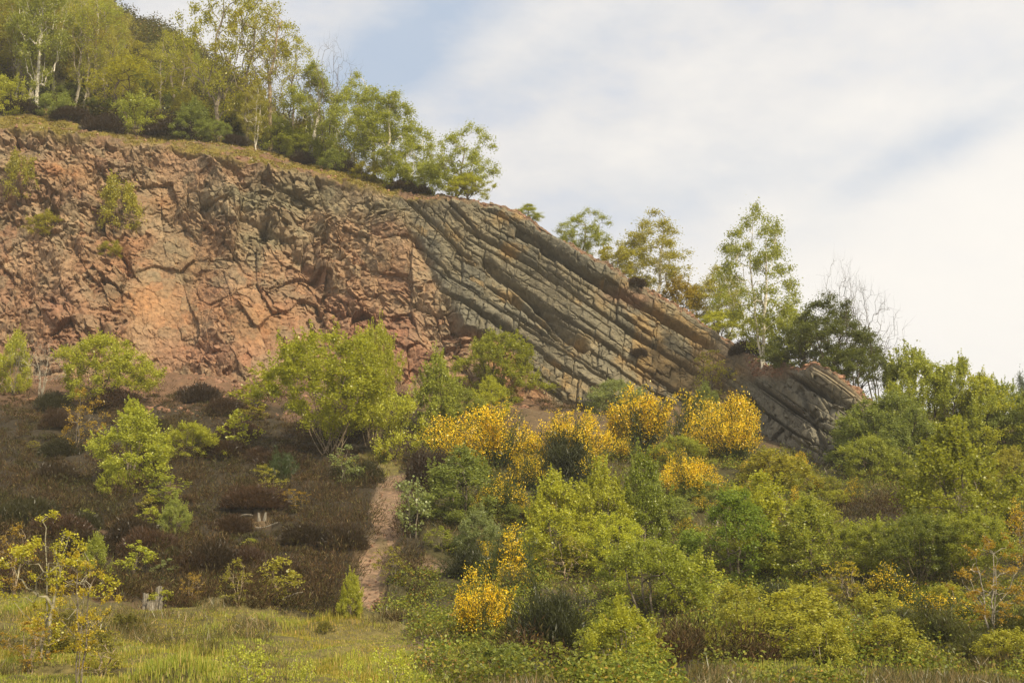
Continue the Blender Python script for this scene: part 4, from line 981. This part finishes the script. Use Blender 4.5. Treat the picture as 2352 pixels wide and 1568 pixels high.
sr = np.random.default_rng(21)
HB = [(a, b) for a, b in zip(sr.uniform(-30, 830, 60), sr.uniform(930, 1345, 60)) if not (540 < a < 665 and 1165 < b < 1275) and path_d(a, b) < -.8 and not (300 < a < 400 and b > 1330)]
for i, (a_, b_q) in enumerate(HB[:40]): plant('heather_bush', a_, b_q, 0, 0, 'mounded dark brown heather bush on the slope below the cliff', np.array([(.07, .045, .024), (.055, .04, .02), (.085, .053, .032), (.055, .055, .02)][i % 4]), BROWN, group='heather mounds on the slope below the cliff', hm=(q_ := sr.uniform(.55, 1.1)), wm=q_ * sr.uniform(1.6, 2.6))
for (n_, u0, u1, v0, v1, kd, c, hr, lab) in [
    (16, 1640, 2380, 1370, 1540, 'thin_bush', (.36, .38, .055), (.5, 1.2), 'low olive scrub bush in the thicket at the lower right'), (9, 1640, 2380, 1350, 1520, 'green_broom', (.10, .115, .03), (.5, 1.1), 'dull flowerless broom in the thicket at the lower right'),
    (12, 1660, 2330, 1110, 1230, 'thin_bush', (.30, .33, .05), (.6, 1.3), 'low bramble bush on the slope under the outcrop and sallows'), (10, 1000, 1650, 1130, 1330, 'thin_bush', DULL, (.6, 1.2), 'low dark green bush among the brooms of the middle slope'),
    (9, 880, 1400, 1370, 1530, 'thin_bush', (.27, .31, .05), (.35, .9), 'low bramble bush right of the foot of the path'), (12, 30, 820, 900, 1330, 'sapling', OLIVE, (.4, .9), 'little sapling sprouting from the dark heather'),
    (14, 1000, 1770, 1010, 1150, 'sparse_broom', (.09, .12, .03), (.7, 1.3), 'small half flowering broom filling the band of big yellow brooms'), (12, 1600, 2060, 1100, 1260, 'sparse_broom', (.09, .12, .03), (.35, .7), 'tiny flowering broom on the slope below the outcrop'), (7, 1040, 1320, 1180, 1420, 'sparse_broom', (.09, .12, .03), (.5, .9), 'straggling broom with few flowers among the bushes of the lower slope'),
    (8, 60, 900, 1420, 1540, 'thin_bush', (.2, .2, .04), (.25, .5), 'low weedy bush in the grass bank')]:
    for i in range(n_): plant(kd, sr.uniform(u0, u1), sr.uniform(v0, v1), 0, 0, lab, np.array(c), BROWN, group=lab.replace('bush ', 'bushes ').replace('sapling ', 'saplings ').replace('broom ', 'brooms '), hm=(q_ := sr.uniform(*hr)), wm=q_ * sr.uniform(1.1, 1.9))
# ------------------------------------------------------------------ dead wood
def wood_mat():
    m, t, b = principled('weathered_wood')
    co = t('ShaderNodeTexCoord').outputs['Object']
    n = t('ShaderNodeTexNoise', {'Vector': t('ShaderNodeMapping', {'Vector': co, 'Scale': (9, 9, 1.2)}).outputs[0], 'Scale': 4, 'Detail': 6, 'Roughness': .65}).outputs['Fac']
    t.l.new(t.ramp(n, [(.32, (.07, .055, .04)), (.5, (.22, .19, .145)), (.68, (.36, .33, .27))]), b.inputs['Base Color'])
    t.l.new(t('ShaderNodeBump', {'Strength': 1, 'Distance': .04, 'Height': n}).outputs[0], b.inputs['Normal']); b.inputs['Roughness'].default_value = .9
    return m


WOOD = wood_mat()


def snag(acc, x, y, r, h, seed, lean=(0, 0), jag=.3, z0=-.15):
    """broken upright piece of trunk: fluted sides, splintered top, closed"""
    rg = np.random.default_rng(seed); ns, nl = 16, 9
    th = np.arange(ns) * 2 * np.pi / ns; fl = 1 + .16 * rg.normal(size=ns)
    topz = h * (1 - jag * rg.uniform(0, 1, ns) * (1 + np.cos(th - seed)) / 2)
    V = []
    for k in range(nl):
        s = k / (nl - 1); rr = r * fl * (1.35 - .5 * s ** .5 + .05 * rg.normal(size=ns))
        z = z0 + (topz - z0) * s
        V.append(np.stack([x + lean[0] * s * h + rr * np.cos(th), y + lean[1] * s * h + rr * np.sin(th) * .8, z], 1))
    V = np.concatenate(V + [np.array([[x + lean[0] * h * .8, y + lean[1] * h * .8, h * (1 - jag) * .8]])])
    i = np.arange(nl * ns).reshape(nl, ns); j = np.roll(i, -1, 1)
    acc.add(V, np.stack([i[:-1], j[:-1], j[1:], i[1:]], -1).reshape(-1, 4))
    c = len(V) - 1; a = i[-1]; b = np.roll(a, -1)
    acc.add(V[[c] + list(a)], np.stack([np.zeros(ns, int), np.arange(1, ns + 1), np.roll(np.arange(1, ns + 1), -1), np.zeros(ns, int)], 1)[:, :3])


class Acc2(Acc):
    def mesh(s, name, mat): return mesh_np(name, np.concatenate(s.v), [f for f in s.f], mat)


p = hit(346, 1400); a = Acc2(); k = p.y / F
snag(a, -11 * k, 0, 7 * k, 38 * k, 1, (-.05, 0), .25); snag(a, 12 * k, .1, 9 * k, 54 * k, 2, (.06, 0), .4); snag(a, 3 * k, -.15, 6 * k, 22 * k, 3, (0, 0), .3); snag(a, 19 * k, .0, 4 * k, 34 * k, 4, (.12, 0), .5)
o = link('tree_stump', a.mesh('tree_stump', WOOD), label='grey splintered tree stump at the top edge of the grass bank', category='stump'); o.location = p
p = hit(601, 1196); k = p.y / F
for n_, (dx, ln_, lab) in enumerate([(-5, -.12, 'pale broken post in the heather, left of the pair'), (5, .22, 'pale broken post in the heather, right and leaning one of the pair')]):
    a = Acc2(); snag(a, 0, 0, 3.4 * k, 20 * k, 7 + n_, (ln_, 0), .3); o = link('broken_post', a.mesh('broken_post', WOOD), label=lab, category='post', group='pale broken posts'); o.location = p + Vector((dx * k, 0, 0))
for (u, v, ln_, ang, lab) in [(516, 1166, 30, .3, 'short dark log lying in the heather above the pale posts'), (560, 1188, 40, .1, 'thin grey log lying left of the pale posts'), (615, 1215, 55, .35, 'thin dead branch lying below the pale posts'), (660, 1385, 70, .5, 'bent dead branch on the edge of the grass bank')]:
    p = hit(u, v); k = p.y / F; n = 7; s = np.linspace(-.5, .5, n); pr = np.random.default_rng(u)
    path = np.stack([s * ln_ * k, pr.normal(size=n) * .02, .05 + (s + .5) * ln_ * k * math.sin(ang) * .6 + .04 * np.sin(s * 5 + u)], 1)
    a = Acc(); a.add(*tube(path, np.linspace(.06 if ln_ < 50 else .03, .02, n), 7)); o = link('dead_branch' if ln_ >= 50 else 'log', a.mesh('dead_wood', WOOD), label=lab, category='branch' if ln_ >= 50 else 'log'); o.location = p

# ------------------------------------------------------------------ ground cover nobody could count
def ground_pts(n, y0, y1, seed, smin=-.46, smax=.46):
    r = np.random.default_rng(seed); Y = y0 * (y1 / y0) ** r.uniform(0, 1, n); s = r.uniform(smin, smax, n); x = s * Y
    return r, x, Y, gz(x, Y)


def tufts(r, x, Y, z, n, W, H, size, el, flat=.6, outw=.8):
    """n slivers standing up out of each low cushion"""
    m = len(x); i = np.repeat(np.arange(m), n); d = unit(r.normal(size=(m * n, 3)) * np.array([1, 1, flat])); d[:, 2] = np.abs(d[:, 2])
    q = (.45 + .55 * r.uniform(0, 1, m * n))[:, None] * d
    pos = np.stack([x, Y, z], 1)[i] + q * np.stack([W, W, H], 1)[i]
    ax = unit(d * outw + np.array([0, 0, .7]) + .3 * r.normal(size=(m * n, 3)))
    return pos, ax


# heather
r, x, Y, z = ground_pts(8500, 30, 80, 1); g_, h_, b_, u, v, n1, n2 = masks(x, Y, z); kq = h_ > .5
x, Y, z = x[kq], Y[kq], z[kq]; big = sstep(.42, .7, vn(x / 2.2, Y / 2.2, 9)); W = r.uniform(.35, .6, len(x)) * (.8 + .8 * big); H = r.uniform(.3, .6, len(x)) * (.6 + 1.7 * big)
pos, ax = tufts(r, x, Y, z, 150, W, H, 0, 0)
link('heather', mesh_np('heather', *leaves(r, pos, .02, 8, axis=ax), HEATH), kind='stuff')
# grass
r, x, Y, z = ground_pts(120000, 17, 70, 2, -.46, .46); g_, h_, b_, u, v, n1, n2 = masks(x, Y, z); kq = (g_ > r.uniform(.1, .9, len(x))) & (path_d(u, v) < -.2) & (n2 > -.38)
x, Y, z = x[kq], Y[kq], z[kq]; T_ = sstep(-.3, .8, fbm(x / 1.4, Y / 1.4, 20, 3)); m = len(x); nb = 17
i = np.repeat(np.arange(m), nb); hgt = (.04 + .16 * T_[i] ** 1.3) * (1 + .9 * (r.uniform(0, 1, m) > .9)[i]) * r.uniform(.5, 1.3, m * nb); a = r.uniform(0, 6.28, m * nb); lean = r.uniform(.02, .6, m * nb)
b0 = np.stack([x[i] + r.normal(size=m * nb) * .16, Y[i] + r.normal(size=m * nb) * .16, z[i] - .02], 1); dr = np.stack([np.cos(a), np.sin(a), np.zeros_like(a)], 1)
sd = np.stack([-np.sin(a), np.cos(a), np.zeros_like(a)], 1) * .0065
mid = b0 + dr * (lean * hgt * .3)[:, None] + np.array([0, 0, 1]) * (hgt * .65)[:, None]; tp = b0 + dr * (lean * hgt)[:, None] + np.array([0, 0, 1]) * (hgt * (1 - .35 * lean))[:, None]
V = np.stack([b0 - sd, b0 + sd, mid + sd * .7, tp, mid - sd * .7], 1).reshape(-1, 3)
q5 = np.arange(len(b0))[:, None] * 5
link('grass', mesh_np('grass', V, [q5 + np.array([[0, 1, 2, 4]]), q5 + np.array([[4, 2, 3]])], GRASS), kind='stuff')
# bramble and low scrub
r, x, Y, z = ground_pts(15000, 24, 76, 3); g_, h_, b_, u, v, n1, n2 = masks(x, Y, z); kq = (b_ > .5) & (vn(x / 1.7, Y / 1.7, 23) > .36)
x, Y, z = x[kq], Y[kq], z[kq]; W = r.uniform(.3, .8, len(x)); H = r.uniform(.2, .6, len(x)) * (.35 + 1.7 * vn(x / 2.4, Y / 2.4, 19))
pos, ax = tufts(r, x, Y, z, 75, W, H, 0, 0, .8)
link('undergrowth', mesh_np('undergrowth', *leaves(r, pos, .05, 1.5, .5), BRAMB), kind='stuff')
# dry grass and whippy stems standing in the scrub
r, x, Y, z = ground_pts(30000, 22, 74, 13); g_, h_, b_, u, v, n1, n2 = masks(x, Y, z); kq = ((b_ > .5) & (vn(x / 2.1, Y / 2.1, 24) > .45)) | ((g_ > .4) & (fbm(x / 1.6, Y / 1.6, 26, 2) > .38))
x, Y, z = x[kq], Y[kq], z[kq]; m = len(x); i = np.repeat(np.arange(m), 14); hh = (.25 + .55 * vn(x / 1.5, Y / 1.5, 25))[i] * r.uniform(.4, 1, m * 14)
ax = unit(np.array([0, 0, 1.]) + .33 * r.normal(size=(m * 14, 3))); pos = np.stack([x[i], Y[i], z[i]], 1) + r.normal(size=(m * 14, 3)) * np.array([.14, .14, 0]) + ax * hh[:, None] * .5
DRY = leaf_mat('dry_stem', [(0, (.05, .055, .018)), (.5, (.12, .115, .03)), (.85, (.2, .15, .06)), (1, (.34, .25, .13))], .25, .5)
Vq, Fq = leaves(r, pos, .011, 30, axis=ax)
link('dry_grass', mesh_np('dry_grass', Vq, Fq, DRY), kind='stuff')
# scrub and saplings covering the hillside under and above the wood
r = np.random.default_rng(31); i = r.integers(2, NH - 1, 5200); j = r.integers(20, int(np.argmin(np.abs(hu - 800))), 5200); hp = H3[i, j] + r.normal(size=(5200, 3)) * np.array([.5, .5, 0])
big = vn(hp[:, 0] / 5, hp[:, 1] / 5, 32); kq = big > .3; hp = hp[kq]; big = big[kq]
pos, ax = tufts(r, hp[:, 0], hp[:, 1], hp[:, 2], 75, .5 + .7 * big, .5 + 1.1 * big, 0, 0)
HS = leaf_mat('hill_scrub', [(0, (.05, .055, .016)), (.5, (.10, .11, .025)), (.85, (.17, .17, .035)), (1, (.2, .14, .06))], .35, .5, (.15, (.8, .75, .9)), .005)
link('hillside_scrub', mesh_np('hillside_scrub', *leaves(r, pos, .12, 1.6, .4), HS), kind='stuff')
# moss on the ledge
r = np.random.default_rng(12); cand = np.argwhere((mo * mn) > .6); cand = cand[r.integers(0, len(cand), 14000)]
pp = C3[cand[:, 0], cand[:, 1]]; kq = fbm(pp[:, 0] / 1.1, pp[:, 1] / 1.1, 81, 3) > -.1; pp = pp[kq]
pos, ax = tufts(r, pp[:, 0], pp[:, 1], pp[:, 2], 6, np.full(len(pp), .13), np.full(len(pp), .09), 0, 0)
link('moss', mesh_np('moss', *leaves(r, pos, .045, 2, axis=ax), MOSS), kind='stuff')


# loose stones below the face, on the ledge and on the saddle
def stones(pts, sizes, seed):
    r = np.random.default_rng(seed)
    ico = np.array([(0, 0, 1), (.89, 0, .45), (.28, .85, .45), (-.72, .53, .45), (-.72, -.53, .45), (.28, -.85, .45), (.72, .53, -.45), (-.28, .85, -.45), (-.89, 0, -.45), (-.28, -.85, -.45), (.72, -.53, -.45), (0, 0, -1)])
    fc = np.array([(0, 1, 2), (0, 2, 3), (0, 3, 4), (0, 4, 5), (0, 5, 1), (1, 6, 2), (2, 7, 3), (3, 8, 4), (4, 9, 5), (5, 10, 1), (6, 7, 2), (7, 8, 3), (8, 9, 4), (9, 10, 5), (10, 6, 1), (11, 7, 6), (11, 8, 7), (11, 9, 8), (11, 10, 9), (11, 6, 10)])
    m = len(pts); V = ico[None] * (1 + .35 * r.uniform(-1, 1, (m, 12, 1))) * (sizes[:, None, None] * np.stack([r.uniform(.7, 1.5, m), r.uniform(.7, 1.2, m), r.uniform(.4, .9, m)], 1)[:, None])
    a = r.uniform(0, 6.28, m)[:, None]; x = V[..., 0] * np.cos(a) - V[..., 1] * np.sin(a); y = V[..., 0] * np.sin(a) + V[..., 1] * np.cos(a)
    V = np.stack([x, y, V[..., 2]], -1) + pts[:, None]
    return V.reshape(-1, 3), (fc[None] + 12 * np.arange(m)[:, None, None]).reshape(-1, 3)


r, x, Y, z = ground_pts(16000, 60, 84, 5); u, v = proj(np.stack([x, Y, z], 1)); n2 = fbm(x / 2, Y / 2, 51, 3)
kq = (u < 1350) & (v < 955) & (n2 + .8 * np.exp(-((u - 540) / 90) ** 2) + .3 * np.exp(-((u - 1250) / 90) ** 2) > .25)
P1 = np.stack([x, Y, z], 1)[kq]
cand = np.argwhere((ledg * (1 - sad)) > .6); cand = cand[r.integers(0, len(cand), 3500)]; P2 = C3[cand[:, 0], cand[:, 1]]
cand = np.argwhere(sad > .7); cand = cand[r.integers(0, len(cand), 500)]; P3 = C3[cand[:, 0], cand[:, 1]]
P4 = PP.reshape(-1, 3)[r.integers(0, nv * nw, 420)] + r.normal(size=(420, 3)) * np.array([.12, .12, 0])
P_ = np.concatenate([P1, P2, P3, P4]); sz = np.concatenate([.05 + .16 * r.uniform(0, 1, len(P1)) ** 4, .03 + .12 * r.uniform(0, 1, len(P2)) ** 4, .03 + .08 * r.uniform(0, 1, len(P3)) ** 3, .015 + .05 * r.uniform(0, 1, len(P4)) ** 3])
V, Fc = stones(P_, sz, 6); sme = mesh_np('scree', V, Fc, ROCK)
cs = np.repeat(L(.26, .145, .09) * (.7 + .6 * r.uniform(0, 1, (len(P_), 1))), 12, 0); vcol(sme, 'Col', cs); link('scree', sme, kind='stuff')

# ------------------------------------------------------------------ hazy spring air
hz = bpy.data.materials.new('haze'); hz.use_nodes = True; t = NT(hz.node_tree); t.n.clear()
pv_ = t('ShaderNodeVolumePrincipled', {'Color': (.97, .95, .90, 1), 'Density': .0006, 'Anisotropy': .2})
t.l.new(pv_.outputs[0], t('ShaderNodeOutputMaterial').inputs['Volume'])
hb = np.array([(x, y, z) for x in (-410, 410) for y in (-110, 430) for z in (-2.2, float(H3[..., 2].max()) + 14)], float)
link('haze', mesh_np('haze', hb, np.array([[0, 1, 3, 2], [4, 6, 7, 5], [0, 4, 5, 1], [2, 3, 7, 6], [0, 2, 6, 4], [1, 5, 7, 3]]), hz), kind='stuff')
